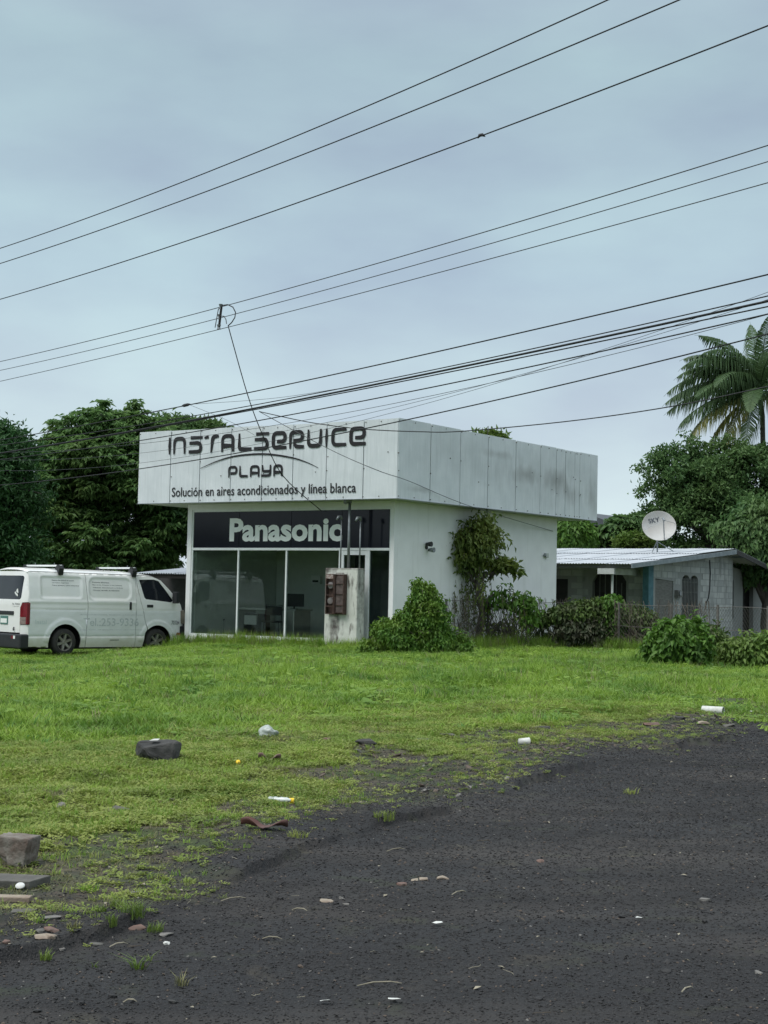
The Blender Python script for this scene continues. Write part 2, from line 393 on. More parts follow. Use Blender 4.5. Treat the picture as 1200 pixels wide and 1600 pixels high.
def glass(name, tint, extra=.05, rough=.02):
    m, n, l, b = newmat(name); n.remove(b)
    t = n.new('ShaderNodeBsdfTransparent'); t.inputs[0].default_value = (*tint, 1)
    g = n.new('ShaderNodeBsdfGlossy'); g.inputs['Roughness'].default_value = rough; g.inputs[0].default_value = (.9, .95, .93, 1)
    fr = n.new('ShaderNodeFresnel'); fr.inputs[0].default_value = 1.33
    ad = n.new('ShaderNodeMath'); ad.operation = 'ADD'; ad.inputs[1].default_value = extra; l.new(fr.outputs[0], ad.inputs[0])
    mx_ = n.new('ShaderNodeMixShader'); l.new(ad.outputs[0], mx_.inputs[0]); l.new(t.outputs[0], mx_.inputs[1]); l.new(g.outputs[0], mx_.inputs[2])
    l.new(mx_.outputs[0], n['Material Output'].inputs[0]); return m
M['shop_glass'] = glass('tinted_shop_glass', (.86, .90, .88), .0)
M['film_glass'] = plain('navy_film_gloss', (.011, .012, .020), (.009, .010, .017), .12, 2, spec=.25)

def fascia_mat(name, stains):
    m, n, l, b = newmat(name)
    o, _, _ = noise_mix(n, l, (.58, .625, .635), (.68, .72, .73), 2.0, lo=.3, hi=.7)
    o, _, _ = noise_mix(n, l, o, (.50, .54, .545), 5, detail=7, lo=.52, hi=.85, stretch=(3, 3, .16))
    o, _, _ = noise_mix(n, l, o, (.77, .80, .81), 7, detail=7, lo=.58, hi=.78, stretch=(4, 4, .2))
    tcn = n.new('ShaderNodeTexCoord')
    # grime of its own shape: soft ellipses broken up by noise
    for (cx, cy, cz, rx, rz, k) in stains:
        v = n.new('ShaderNodeVectorMath'); v.operation = 'SUBTRACT'; v.inputs[1].default_value = (cx, cy, cz); l.new(tcn.outputs['Object'], v.inputs[0])
        v2 = n.new('ShaderNodeVectorMath'); v2.operation = 'MULTIPLY'; v2.inputs[1].default_value = (1/rx, 1/rx, 1/rz); l.new(v.outputs[0], v2.inputs[0])
        ln = n.new('ShaderNodeVectorMath'); ln.operation = 'LENGTH'; l.new(v2.outputs[0], ln.inputs[0])
        nn = n.new('ShaderNodeTexNoise'); nn.inputs['Scale'].default_value = 2.5; nn.inputs['Detail'].default_value = 6
        mpn = n.new('ShaderNodeMapping'); mpn.inputs['Scale'].default_value = (1.6, 1.6, .7); l.new(tcn.outputs['Object'], mpn.inputs[0]); l.new(mpn.outputs[0], nn.inputs[0])
        ma = n.new('ShaderNodeMath'); ma.operation = 'MULTIPLY_ADD'; ma.inputs[1].default_value = 1.3; l.new(nn.outputs[0], ma.inputs[0]); l.new(ln.outputs['Value'], ma.inputs[2])
        mr = n.new('ShaderNodeMapRange'); mr.inputs[1].default_value = 1.75; mr.inputs[2].default_value = .75; mr.inputs[4].default_value = k; l.new(ma.outputs[0], mr.inputs[0])
        mi = n.new('ShaderNodeMix'); mi.data_type = 'RGBA'; l.new(mr.outputs[0], mi.inputs[0]); l.new(o, mi.inputs[6]); mi.inputs[7].default_value = (.20, .20, .185, 1); o = mi.outputs[2]
    l.new(o, b.inputs['Base Color']); b.inputs['Roughness'].default_value = .5; b.inputs['Metallic'].default_value = .12
    return m
M['fascia_front'] = fascia_mat('fascia_sheet_front', [])
M['fascia_side'] = fascia_mat('fascia_sheet_side', [(0, 5.7, 4.32, .75, .24, .5), (0, 7.3, 4.28, .85, .34, .62), (0, 8.1, 4.0, .6, .3, .4), (0, 9.3, 3.95, .35, .6, .45), (0, 4.3, 4.72, .9, .12, .35), (0, .9, 3.62, .5, .08, .35), (0, 6.8, 4.3, 3.2, .8, .22), (0, 2.5, 4.5, 3.0, .7, .14)])

shop = empty('shop_building', SHOP.o, YAW, 'small white flat-roofed air conditioning shop with deep metal fascia and glazed front', 'shop')
WL, WR, WF, WB = -6.69, -.51, .67, 8.31       # wall box
FB, FT = 3.38, 5.14                            # fascia bottom and top
def pmap_front(y0):
    return lambda u, v, d: (u, y0+d, v)
# front wall with the glazed opening, right wall, back wall, left wall
OL, OR, OZ0, OZ1 = -6.555, -.60, .17, 3.25
link('front_wall', wall_mesh([(WL, -.6), (WR, -.6), (WR, FB), (WL, FB)], [[(OL, OZ0), (OR, OZ0), (OR, OZ1), (OL, OZ1)]], .14, pmap_front(WF)), M['wall'], shop)
b_ = MB().box(WR-.15, WF+.143, -.6, WR, WB, FB); b_.build('side_wall', M['wall'], shop)
MB().box(WL, WF+.143, -.6, WL+.15, WB, FB).build('side_wall', M['wall'], shop)
MB().box(WL+.153, WB-.15, -.6, WR-.153, WB, FB).build('back_wall', M['wall'], shop)
MB().box(-7.74, .015, FB+.003, -.015, 9.58, FB+.06).build('soffit', M['soffit'], shop)
MB().box(-7.70, .06, FB+.50, -.06, 9.55, FB+.62).build('roof', plain('roof_sheet', (.3, .31, .31), (.2, .21, .2), .6), shop)
MB().box(WL+.15, WF+.15, -.02, WR-.15, WB-.15, .10).build('floor', M['room_floor'], shop)
MB().box(WL+.155, WF+.16, .10, WL+.18, WB-.16, FB-.01).build('inner_wall', M['room_wall'], shop)
MB().box(WL+.185, 4.0, .10, -4.45, 4.1, FB-.01).build('inner_wall', M['room_wall'], shop)
MB().box(-4.447, 4.6, .10, WR-.16, 4.7, FB-.01).build('inner_wall', plain('dark_room_wall', (.10, .13, .14), (.08, .10, .11), .8), shop)  # dark colour stands in for the dimness of the room's right part
MB().box(-4.447, 4.103, .10, -4.40, 4.597, FB-.01).build('inner_wall', M['room_wall'], shop)
# fascia sheets (one object each), slightly uneven
fx = [-7.75, -6.692, -5.745, -4.771, -3.822, -2.912, -1.953, -.921, 0]
fy = [0, 1.30, 2.572, 3.832, 5.166, 6.413, 7.256, 7.761, 8.281, 8.56, 9.61]
def sheet(a, b, side, i):
    r = random.Random(40+i+side*30); g = .011; m = MB(); n = 5
    jt = [r.uniform(-.003, .003) for _ in range(4)]; top = FT+r.uniform(-.012, .012)
    off = r.uniform(0, .005)
    V = []
    for lay in (0, 1):
        for j in range(n+1):
            for k in range(2*n+1):
                u = a+g+(b-a-2*g)*j/n; v = FB+(top-FB)*k/(2*n)
                bulge = .004*math.sin(math.pi*j/n)*math.sin(math.pi*k/(2*n)*2+i)+jt[0]*(j/n)*(k/(2*n))+jt[1]*(1-j/n)
                d = off+bulge-lay*.03
                V.append((u, -d-.006, v) if side == 0 else (d+.006, u, v))
    K = 2*n+1; F = []
    for j in range(n):
        for k in range(2*n):
            q = j*K+k; F.append((q, q+1, q+K+1, q+K))
            q += (n+1)*K; F.append((q, q+K, q+K+1, q+1))
    N0 = (n+1)*K
    rim = [j*K for j in range(n+1)]+[n*K+k for k in range(1, K)]+[j*K+K-1 for j in range(n-1, -1, -1)]+[k for k in range(K-2, 0, -1)]
    for t in range(len(rim)):
        p, q = rim[t], rim[(t+1) % len(rim)]; F.append((p, q, q+N0, p+N0))
    o = m.add(V, F).build('fascia_sheet', M['fascia_front'] if side == 0 else M['fascia_side'], shop, smooth=False)
    s = MB()
    for v in (FB+.05, FB+.62, FB+1.02, top-.05):
        for u in ((a+.03, (a+b)/2) if v in (FB+.05, top-.05) else ((a+.03,) if (i*7+int(v*10)) % 3 else ((a+b)/2+.2,))):
            uu = u+r.uniform(-.02, .02); vv = v+r.uniform(-.06, .06)*(FB+.1 < v < top-.1); w = .010
            d = -(off+.018) if side == 0 else off+.018
            if side == 0: s.box(uu-w, d, vv-w, uu+w, d+.03, vv+w)
            else: s.box(d-.03, uu-w, vv-w, d, uu+w, vv+w)
    s.build('screws', M['screw'], o)['kind'] = 'stuff'
for i in range(len(fx)-1): sheet(fx[i], fx[i+1], 0, i)
for i in range(len(fy)-1): sheet(fy[i], fy[i+1], 1, i)
fr = MB(); fr.box(-7.72, .03, FB+.0065, -.03, .05, FT-.03); fr.box(-.05, .053, FB+.0065, -.03, 9.57, FT-.03)
fr.box(-7.75, .053, FB, -7.72, 9.61, FT); fr.box(-7.717, 9.58, FB+.0065, -.053, 9.61, FT-.03)
fr.build('fascia_frame', M['steel'], shop)
MB().box(-7.755, -.035, FB-.012, .035, .0, FB+.0).build('drip_trim', M['steel'], shop)
MB().box(.0, .003, FB-.012, .035, 9.61, FB+.0).build('drip_trim', M['steel'], shop)

# glazing
yF = WF+.03
mull = [-6.52, -5.06, -3.59, -1.93, -1.24, -.64]
TZ = 2.285
def mullion(x, z0, z1, w=.045): MB().box(x-w/2, yF-.01, z0, x+w/2, yF+.05, z1).build('mullion', M['alu'], shop, bevel=.004, seg=1)
mullion(-6.535, OZ0, OZ1, .045); mullion(-.625, OZ0, OZ1, .05)
MB().box(OL+.04, yF-.01, OZ0, -.65, yF+.05, OZ0+.055).build('sill', M['alu'], shop)
MB().box(OL+.04, yF-.01, OZ1-.06, -.65, yF+.05, OZ1).build('head_rail', M['alu'], shop)
MB().box(OL+.04, yF-.012, TZ-.03, -.65, yF+.052, TZ+.03).build('transom', M['alu'], shop, bevel=.004, seg=1)
for x in mull[1:3]: mullion(x, OZ0+.055, TZ-.03)
mullion(-2.02, OZ0+.055, TZ-.03, .07); mullion(-1.22, OZ0+.055, TZ-.03, .06)
for a, b in ((-6.512, -5.083), (-5.037, -3.613), (-3.567, -2.056), (-1.19, -.651)):
    MB().box(a, yF+.015, OZ0+.055, b, yF+.022, TZ-.03).build('pane', M['shop_glass'], shop)
# door left ajar in its frame: stiles, rails, glass
dr = MB(); dr.box(-1.982, yF-.005, .06, -1.915, yF+.035, TZ-.035); dr.box(-1.315, yF-.005, .06, -1.252, yF+.035, TZ-.035)
dr.box(-1.913, yF-.004, TZ-.13, -1.317, yF+.034, TZ-.036); dr.box(-1.913, yF-.004, .06, -1.317, yF+.034, .2)
door = dr.build('door', M['alu'], shop)
MB().box(-1.912, yF+.012, .202, -1.318, yF+.019, TZ-.132).build('pane', M['shop_glass'], door)
MB().box(-1.90, yF-.06, .95, -1.875, yF-.03, 1.35).build('handle', M['steel'], door)
# navy film band in seven lights with thin joints
xs = [-6.512, -5.06, -3.47, -2.0, -1.23, -.651]
for a, b in zip(xs[:-1], xs[1:]):
    MB().box(a+.006, yF+.008, TZ+.03, b-.006, yF+.03, OZ1-.06).build('film_pane', M['film_glass'], shop)
MB().box(-2.10, yF-.02, 1.70, -2.03, yF+.0, 1.80).build('notice', M['white_letters'], shop)

def text_mesh(name, body, x0, x1, z0, z1, mat, parent, mapf, offset=0.0, res=3, sub=0):
    cu = bpy.data.curves.new(name, 'FONT'); cu.body = body; cu.size = 1; cu.offset = offset; cu.resolution_u = res
    to = bpy.data.objects.new('tmp', cu); COL.objects.link(to); bpy.context.view_layer.update()
    me = bpy.data.meshes.new_from_object(to.evaluated_get(bpy.context.evaluated_depsgraph_get()))
    bpy.data.objects.remove(to); bpy.data.curves.remove(cu)
    V = np.array([v.co[:] for v in me.vertices]); lo = V.min(0); hi = V.max(0)
    for v in me.vertices:
        u = x0+(v.co.x-lo[0])/(hi[0]-lo[0])*(x1-x0); w = z0+(v.co.y-lo[1])/(hi[1]-lo[1])*(z1-z0)
        v.co = mapf(u, w)
    me.name = name; me.materials.clear()
    if sub:          # one object per letter: islands grouped by where they stand along the line
        bm = bmesh.new(); bm.from_mesh(me); bm.verts.ensure_lookup_table(); seen = set(); isl = []
        for v in bm.verts:
            if v.index in seen: continue
            st = [v]; seen.add(v.index); g = []
            while st:
                a = st.pop(); g.append(a)
                for e in a.link_edges:
                    b = e.other_vert(a)
                    if b.index not in seen: seen.add(b.index); st.append(b)
            isl.append(g)
        isl.sort(key=lambda g: min(v.co.x for v in g)); groups = []
        for g in isl:
            lo_, hi_ = min(v.co.x for v in g), max(v.co.x for v in g)
            if groups and (lo_+hi_)/2 < groups[-1][1]: groups[-1][0].extend(g); groups[-1][1] = max(groups[-1][1], hi_)
            else: groups.append([g, hi_])
        for g, _ in groups:
            ids = {v: i for i, v in enumerate(g)}; fs = {f for v in g for f in v.link_faces}
            m1 = bpy.data.meshes.new('letter'); m1.from_pydata([v.co[:] for v in g], [], [[ids[v] for v in f.verts] for f in fs]); link('letter', m1, mat, parent)
        bm.free(); return None
    o = link(name, me, mat, parent)
    if len(body) > 3: o['kind'] = 'stuff'
    return o
on_fascia = lambda u, w: (u, -.0225, w)
on_glass = lambda u, w: (u, yF+.004, w)
text_mesh('lettering', 'Panasonic', -5.362, -1.985, 2.465, 3.03, plain('sign_white', (.88, .90, .87), (.84, .86, .83), .5, 5), shop, on_glass, offset=.036, sub=1)
text_mesh('lettering', 'Solución en aires acondicionados y línea blanca', -6.615, -1.10, 3.455, 3.755, M['sign_black'], shop, on_fascia, offset=.010)

# hand-drawn techno lettering: ribbons of changing width
def arcpts(pts, r=.2, n=6):
    """polyline with rounded corners"""
    out = [Vector(pts[0])]
    for i in range(1, len(pts)-1):
        p = Vector(pts[i]); a = Vector(pts[i-1])-p; b = Vector(pts[i+1])-p
        ra = min(r, a.length*.5); rb = min(r, b.length*.5); A = p+a.normalized()*ra; B = p+b.normalized()*rb
        for k in range(n+1):
            t = k/n; out.append(A*(1-t)**2+p*2*t*(1-t)+B*t*t)
    out.append(Vector(pts[-1])); return out
W_ = .20
GL = {
 'I': [([(.5, .0), (.5, .5), (.5, 1)], [.30, .62, .40], 0)],
 'N': [([(.10, 0), (.12, .9), (.86, .9), (.88, 0)], [.10, .20, .20, .10], .28)],
 'S': [([(.12, .91), (1.0, .91)], [.17, .15], 0), ([(.04, .60), (.86, .60), (.90, .09), (0, .09)], [.16, .20, .20, .17], .26)],
 'T': [([(0, .86), (.30, .91)], [.10, .18], 0), ([(1.02, .93), (.60, .90), (.50, .0)], [.14, .24, .10], .2)],
 'A': [([(.10, 0), (.12, .9), (.86, .9), (.88, 0)], [.12, .20, .20, .16], .28), ([(.20, .34), (.80, .34)], [.26, .16], 0)],
 'L': [([(.12, 1), (.14, .10), (1.0, .09)], [.10, .22, .17], .2)],
 'E': [([(.98, .09), (.12, .09), (.12, .90), (.88, .90), (.88, .42), (.36, .42)], [.16, .2, .2, .2, .2, .16], .26)],
 'R': [([(.10, 0), (.12, .9), (.88, .9), (.88, .44), (.30, .44)], [.10, .2, .2, .2, .16], .26), ([(.36, .36), (.45, .10), (1.0, .08)], [.14, .2, .16], .2)],
 'U': [([(.10, 1), (.12, .10), (.86, .10), (.88, 1)], [.10, .2, .2, .12], .26)],
 'C': [([(1.0, .91), (.12, .91), (.12, .09), (1.0, .09)], [.14, .19, .19, .15], .28)],
 'P': [([(.10, 0), (.12, .9), (.88, .9), (.88, .36), (.25, .36)], [.10, .2, .2, .2, .2], .26)],
 'Y': [([(.10, 1), (.14, .46), (.86, .46)], [.14, .2, .2], .2), ([(.90, 1), (.88, .10), (0, .09)], [.14, .2, .18], .26)],
}
def glyph(m, ch, x0, x1, z0, z1, dy):
    h = z1-z0; asp = (x1-x0)/h
    for pts, ws, r in GL[ch]:
        P = arcpts([(p[0]*asp, p[1]) for p in pts], r, 7) if r else [Vector((p[0]*asp, p[1])) for p in pts]
        # width along length, interpolated over the control polygon
        L = [0]
        for i in range(1, len(P)): L.append(L[-1]+(P[i]-P[i-1]).length)
        C = [0]; cp = [Vector((p[0]*asp, p[1])) for p in pts]
        for i in range(1, len(cp)): C.append(C[-1]+(cp[i]-cp[i-1]).length)
        C = [c/C[-1]*L[-1] for c in C]
        V = []; k = asp if ch == 'I' else 1
        for i, p in enumerate(P):
            d = (P[min(i+1, len(P)-1)]-P[max(i-1, 0)]).normalized(); nn = Vector((-d.y, d.x))
            w = float(np.interp(L[i], C, ws))*k/2*1.14
            for sgn in (-1, 1):
                q = p+nn*w*sgn; V.append((x0+q.x*h, -.0225-dy, z0+q.y*h))
        m.add(V, [(2*i, 2*i+1, 2*i+3, 2*i+2) for i in range(len(P)-1)]); dy += .0003
def fz(px, py): return SHOP.hit(px, py, 1, 0)
def word(letters):
    for k, (ch, a, b, t0, b0) in enumerate(letters):
        xa = fz(a, (t0+b0)/2)[0]; xb = fz(b, (t0+b0)/2)[0]; zt = fz((a+b)/2, t0)[1]; zb = fz((a+b)/2, b0)[1]
        m = MB(); glyph(m, ch, xa, xb, zb, zt, 0); m.build('letter', M['sign_black'], shop, fixn=False)
def lin(x, x0, y0, x1, y1): return y0+(y1-y0)*(x-x0)/(x1-x0)
w1 = [('I', 263, 269), ('N', 271, 292), ('S', 296, 317), ('T', 320, 342), ('A', 346, 368), ('L', 372, 394), ('S', 398, 421), ('E', 425, 449), ('R', 452, 476), ('U', 480, 505), ('I', 508, 514), ('C', 518, 542), ('E', 546, 573)]
word([(c, a, b, lin((a+b)/2, 263, 684, 573, 666), lin((a+b)/2, 263, 710.5, 573, 695.5)) for c, a, b in w1])
w2 = [('P', 357, 372), ('L', 374, 388), ('A', 391, 407), ('Y', 409, 425), ('A', 427.5, 443)]
word([(c, a, b, lin((a+b)/2, 357, 728.5, 443, 725.5), lin((a+b)/2, 357, 746.5, 443, 744)) for c, a, b in w2])
ap = [fz(*p) for p in [(313.7, 732), (338, 721.5), (363, 713.9), (391.6, 710.2), (420, 709.8), (455, 714.8), (479, 722), (498, 731)]]
m = MB(); V = []
for i in range(29):
    t = i/28*(len(ap)-1); k = min(int(t), len(ap)-2); u = t-k
    p0, p1, p2, p3 = (Vector(ap[max(min(j, len(ap)-1), 0)]) for j in (k-1, k, k+1, k+2))
    q = .5*((2*p1)+(p2-p0)*u+(2*p0-5*p1+4*p2-p3)*u*u+(3*p1-p0-3*p2+p3)*u**3)
    w = .006+.016*math.sin(math.pi*min(1, i/28*1.02))
    V += [(q.x, -.022, q.y-w), (q.x, -.022, q.y+w)]
m.add(V, [(2*i, 2*i+1, 2*i+3, 2*i+2) for i in range(28)]); m.build('painted_arc', M['sign_black'], shop, fixn=False)

# things inside the shop
_dx = SHOP.hit(428, 960, 1, 2.4)[0]
desk = empty('desk', SHOP.w(_dx, 2.4, .10), YAW, 'long office desk behind the shop glass, seen dimly', 'desk')
dm = plain('grey_desk', (.42, .43, .40), (.36, .37, .35), .5)
MB().box(-.95, -.35, .72, .95, .35, .76).build('desk_top', dm, desk)
for x in (-.9, .86): MB().box(x, -.33, 0, x+.04, .33, .72).build('leg', dm, desk)
mo = empty('computer_monitor', SHOP.w(_dx+.55, 2.5, .86), YAW+.3, 'dark computer monitor standing on the office desk', 'monitor')
MB().box(-.25, 0, .06, .25, .04, .38).build('screen', M['black'], mo); MB().box(-.08, -.05, 0, .08, .09, .012).box(-.02, .01, .01, .02, .03, .1).build('stand', M['black'], mo)
ub = empty('cabinet', SHOP.w(_dx-.4, 2.2, .10), YAW, 'low dark pedestal under the left end of the office desk', 'cabinet')
MB().box(-.2, -.25, 0, .25, .25, .62).build('body', M['black'], ub, bevel=.01); MB().box(-.17, -.265, .35, .22, -.252, .58).build('drawer', dm, ub)
for (x, y, lb) in ((_dx-1.5, 2.0, 'metal chair left of the desk inside the shop window'), (_dx+.5, 1.7, 'chair in front of the desk, seen low behind the second mullion')):
    ch = empty('chair', SHOP.w(x, y, .10), YAW+.5, lb, 'chair', 'chairs inside the shop')
    MB().box(-.22, -.22, .43, .22, .22, .47).build('seat', M['black'], ch, bevel=.01)
    MB().tube([(-.2, .2, .45), (-.2, .26, .85), (.2, .26, .85), (.2, .2, .45)], .012).box(-.2, .235, .6, .2, .255, .82).build('backrest', M['black'], ch)
    for sx in (-.2, .2):
        for sy in (-.2, .2): MB().tube([(sx, sy, 0), (sx, sy, .44)], .012).build('leg', M['steel'], ch)
bx = empty('wall_box', SHOP.w(-5.15, 3.99, 1.5), YAW, 'small pale box fixed to the room wall behind the leftmost window', 'box')
MB().box(-.13, -.09, 0, .15, 0, .22).build('body', M['white_letters'], bx, bevel=.01)
MB().box(-.08, -.1, .05, .1, -.091, .1).build('slot', M['black'], bx)

# meter pillar in front of the door
def pillar_mat():
    m, n, l, b = newmat('stained_plaster')
    o, _, _ = noise_mix(n, l, (.64, .65, .59), (.50, .51, .45), 3.5, lo=.35, hi=.7)
    o, _, _ = noise_mix(n, l, o, (.10, .085, .075), 5.5, detail=7, lo=.53, hi=.68, stretch=(1.6, 1.6, .42))
    tcn = n.new('ShaderNodeTexCoord')
    for (cx, cz, rx, rz, k) in ((.28, .55, .17, .40, .95), (.05, 1.82, .30, .12, .9), (.0, 1.5, .10, .7, .7), (.93, 1.6, .06, 1.2, .8), (.5, 1.84, .6, .05, .7)):
        v = n.new('ShaderNodeVectorMath'); v.operation = 'SUBTRACT'; v.inputs[1].default_value = (cx, 0, cz); l.new(tcn.outputs['Object'], v.inputs[0])
        v2 = n.new('ShaderNodeVectorMath'); v2.operation = 'MULTIPLY'; v2.inputs[1].default_value = (1/rx, 0, 1/rz); l.new(v.outputs[0], v2.inputs[0])
        ln = n.new('ShaderNodeVectorMath'); ln.operation = 'LENGTH'; l.new(v2.outputs[0], ln.inputs[0])
        nn = n.new('ShaderNodeTexNoise'); nn.inputs['Scale'].default_value = 9; nn.inputs['Detail'].default_value = 6; l.new(tcn.outputs['Object'], nn.inputs[0])
        ma = n.new('ShaderNodeMath'); ma.operation = 'MULTIPLY_ADD'; ma.inputs[1].default_value = 1.6; l.new(nn.outputs[0], ma.inputs[0]); l.new(ln.outputs['Value'], ma.inputs[2])
        mr = n.new('ShaderNodeMapRange'); mr.inputs[1].default_value = 1.9; mr.inputs[2].default_value = .9; mr.inputs[4].default_value = k; l.new(ma.outputs[0], mr.inputs[0])
        mi = n.new('ShaderNodeMix'); mi.data_type = 'RGBA'; l.new(mr.outputs[0], mi.inputs[0]); l.new(o, mi.inputs[6]); mi.inputs[7].default_value = (.075, .06, .055, 1); o = mi.outputs[2]
    l.new(o, b.inputs['Base Color']); b.inputs['Roughness'].default_value = .85
    bp = n.new('ShaderNodeBump'); bp.inputs['Strength'].default_value = .5; bp.inputs['Distance'].default_value = .01
    nb = n.new('ShaderNodeTexNoise'); nb.inputs['Scale'].default_value = 18; nb.inputs['Detail'].default_value = 7; l.new(tcn.outputs['Object'], nb.inputs['Vector']); l.new(nb.outputs[0], bp.inputs['Height']); l.new(bp.outputs[0], b.inputs['Normal'])
    return m
pil = empty('meter_pillar', SHOP.w(-2.0, .12, 0), YAW, 'stained white plaster meter pillar with rusty cage and three pipes before the shop door', 'meter pillar')
pm = pillar_mat()
MB().box(0, 0, -.3, .90, .28, 1.84).build('pillar', pm, pil, bevel=.012)
rust = plain('rusty_iron', (.042, .024, .020), (.085, .048, .036), .85, 14, bump=.3)
rust2 = plain('rusty_brown_metal', (.060, .042, .038), (.13, .10, .09), .8, 9)
cage = MB().box(.12, -.045, .80, .615, -.003, 1.70).build('meter_box', rust, pil)
f_ = MB()
for x in (.12, .33, .36, .605): f_.box(x, -.145, .80, x+.018, -.05, 1.70)
for z in (.80, .97, 1.22, 1.45, 1.685): f_.box(.14, -.15, z, .33, -.13, z+.02); f_.box(.38, -.12, z+.03, .604, -.10, z+.045)
f_.build('cage_frame', rust, cage)
for k in range(2): MB().lathe([(0, -.12), (.075, -.115), (.08, -.04), (.08, 0)], 14, Matrix.Translation((.235, -.0, 1.1+.35*k))).build('meter', plain('meter_glass', (.22, .2, .19), (.12, .1, .1), .3), cage)
MB().box(.38, -.10, .85, .60, -.047, 1.66).build('box_door', rust2, cage)
MB().box(.14, -.152, 1.60, .33, -.147, 1.69).build('plate', plain('pale_plate', (.38, .34, .32), (.2, .12, .1), .7, 20), cage)
for (x, zt, r, nm) in ((.30, 2.96, .016, 0), (.52, 3.33, .032, 1), (.83, 2.93, .017, 0)):
    pp = MB().tube([(x, .16, 1.80), (x, .16, zt)], r).build('pipe', M['steel'], pil, smooth=True)
    MB().tube([(x, .16, zt-.02), (x, .15, zt+.05), (x-.03, .08, zt+.04), (x-.04, .03, zt-.03)], [r*1.5, r*2.2, r*2.2, r*1.3]).build('weather_head', M['steel'], pp, smooth=True)

# wall lamp and junction box on the long side wall
sl = empty('wall_lamp', SHOP.w(-.51, 1.99, 2.38), YAW, 'dark double spotlight on the shop side wall right of the front corner', 'lamp')
MB().lathe([(0, -.02), (.05, -.02), (.05, .02), (0, .02)], 12, Matrix.Rotation(math.pi/2, 4, 'Z')).build('base', M['black'], sl)
for dz, dy_, mt in ((.07, -.05, M['black']), (-.06, .06, M['steel'])):
    MB().lathe([(0, 0), (.035, .0), (.05, .08), (.06, .15), (.05, .15), (0, .12)], 12, Matrix.Translation((.03, dy_, dz)) @ Matrix.Rotation(-.6, 4, 'X') @ Matrix.Rotation(-math.pi/2, 4, 'Z')).build('lamp_head', mt, sl, smooth=True)
jb = empty('junction_box', SHOP.w(-.51, 7.69, 2.38), YAW, 'small grey junction box at the far end of the shop side wall', 'junction box')
MB().box(0, -.07, -.06, .07, .07, .06).build('box', M['soffit'], jb, bevel=.01); MB().tube([(.04, -.13, .0), (.04, -.07, 0)], .03).build('cover', M['steel'], jb)

# ------------------------------------------------------------------ the white van
def paint_mat():
    m, n, l, b = newmat('van_paint')
    o, _, _ = noise_mix(n, l, (.83, .83, .81), (.76, .76, .72), 1.6, lo=.35, hi=.7)
    tcn = n.new('ShaderNodeTexCoord'); sp = n.new('ShaderNodeSeparateXYZ'); l.new(tcn.outputs['Object'], sp.inputs[0])
    nn = n.new('ShaderNodeTexNoise'); nn.inputs['Scale'].default_value = 5; nn.inputs['Detail'].default_value = 6; l.new(tcn.outputs['Object'], nn.inputs['Vector'])
    ma = n.new('ShaderNodeMath'); ma.operation = 'MULTIPLY_ADD'; ma.inputs[1].default_value = .5; l.new(nn.outputs[0], ma.inputs[0]); l.new(sp.outputs['Z'], ma.inputs[2])
    mr = n.new('ShaderNodeMapRange'); mr.inputs[1].default_value = .74; mr.inputs[2].default_value = .45; mr.inputs[4].default_value = .75; l.new(ma.outputs[0], mr.inputs[0])
    mi = n.new('ShaderNodeMix'); mi.data_type = 'RGBA'; l.new(mr.outputs[0], mi.inputs[0]); l.new(o, mi.inputs[6]); mi.inputs[7].default_value = (.56, .53, .43, 1)
    # the sides carry a cooler vinyl band between the belt line and the sill
    g1 = n.new('ShaderNodeMath'); g1.operation = 'LESS_THAN'; g1.inputs[1].default_value = 1.03; l.new(sp.outputs['Z'], g1.inputs[0])
    g2 = n.new('ShaderNodeMath'); g2.operation = 'GREATER_THAN'; g2.inputs[1].default_value = .425; l.new(sp.outputs['Z'], g2.inputs[0])
    g3 = n.new('ShaderNodeMath'); g3.operation = 'GREATER_THAN'; g3.inputs[1].default_value = .16; l.new(sp.outputs['X'], g3.inputs[0])
    a = n.new('ShaderNodeMath'); a.operation = 'MULTIPLY'; l.new(g1.outputs[0], a.inputs[0]); l.new(g2.outputs[0], a.inputs[1])
    a2 = n.new('ShaderNodeMath'); a2.operation = 'MULTIPLY'; l.new(a.outputs[0], a2.inputs[0]); l.new(g3.outputs[0], a2.inputs[1])
    m2 = n.new('ShaderNodeMix'); m2.data_type = 'RGBA'; l.new(a2.outputs[0], m2.inputs[0]); l.new(mi.outputs[2], m2.inputs[6])
    o3, _, _ = noise_mix(n, l, (.77, .79, .79), (.71, .73, .72), 4, lo=.4, hi=.65, stretch=(1, 1, 3)); l.new(o3, m2.inputs[7])
    l.new(m2.outputs[2], b.inputs['Base Color']); b.inputs['Roughness'].default_value = .3; b.inputs['Coat Weight'].default_value = .6; b.inputs['Coat Roughness'].default_value = .08
    return m
M['paint'] = paint_mat()
M['tyre'] = plain('tyre_rubber', (.018, .018, .019), (.045, .042, .036), .85, 9)
M['rim'] = plain('alloy_rim', (.34, .33, .30), (.22, .20, .17), .4, 9, metal=.5)
M['van_glass'] = plain('dark_van_glass', (.008, .010, .014), (.012, .014, .02), .06, 3, spec=.6)
M['under'] = plain('underbody', (.012, .012, .012), (.02, .018, .016), .9)
M['red_lens'] = plain('red_lens', (.14, .008, .014), (.20, .012, .02), .2, 6)
M['clear_lens'] = plain('clear_lens', (.30, .24, .22), (.22, .16, .14), .2, 9)
M['amber_lens'] = plain('head_lens', (.25, .22, .17), (.16, .14, .11), .15, 7)
M['faded'] = plain('faded_vinyl_print', (.44, .47, .48), (.58, .62, .62), .6, 14)
M['faded2'] = plain('faded_vinyl_patch', (.50, .56, .56), (.60, .66, .66), .6, 6)
M['van_print'] = plain('van_print', (.05, .055, .06), (.10, .11, .12), .6, 12)

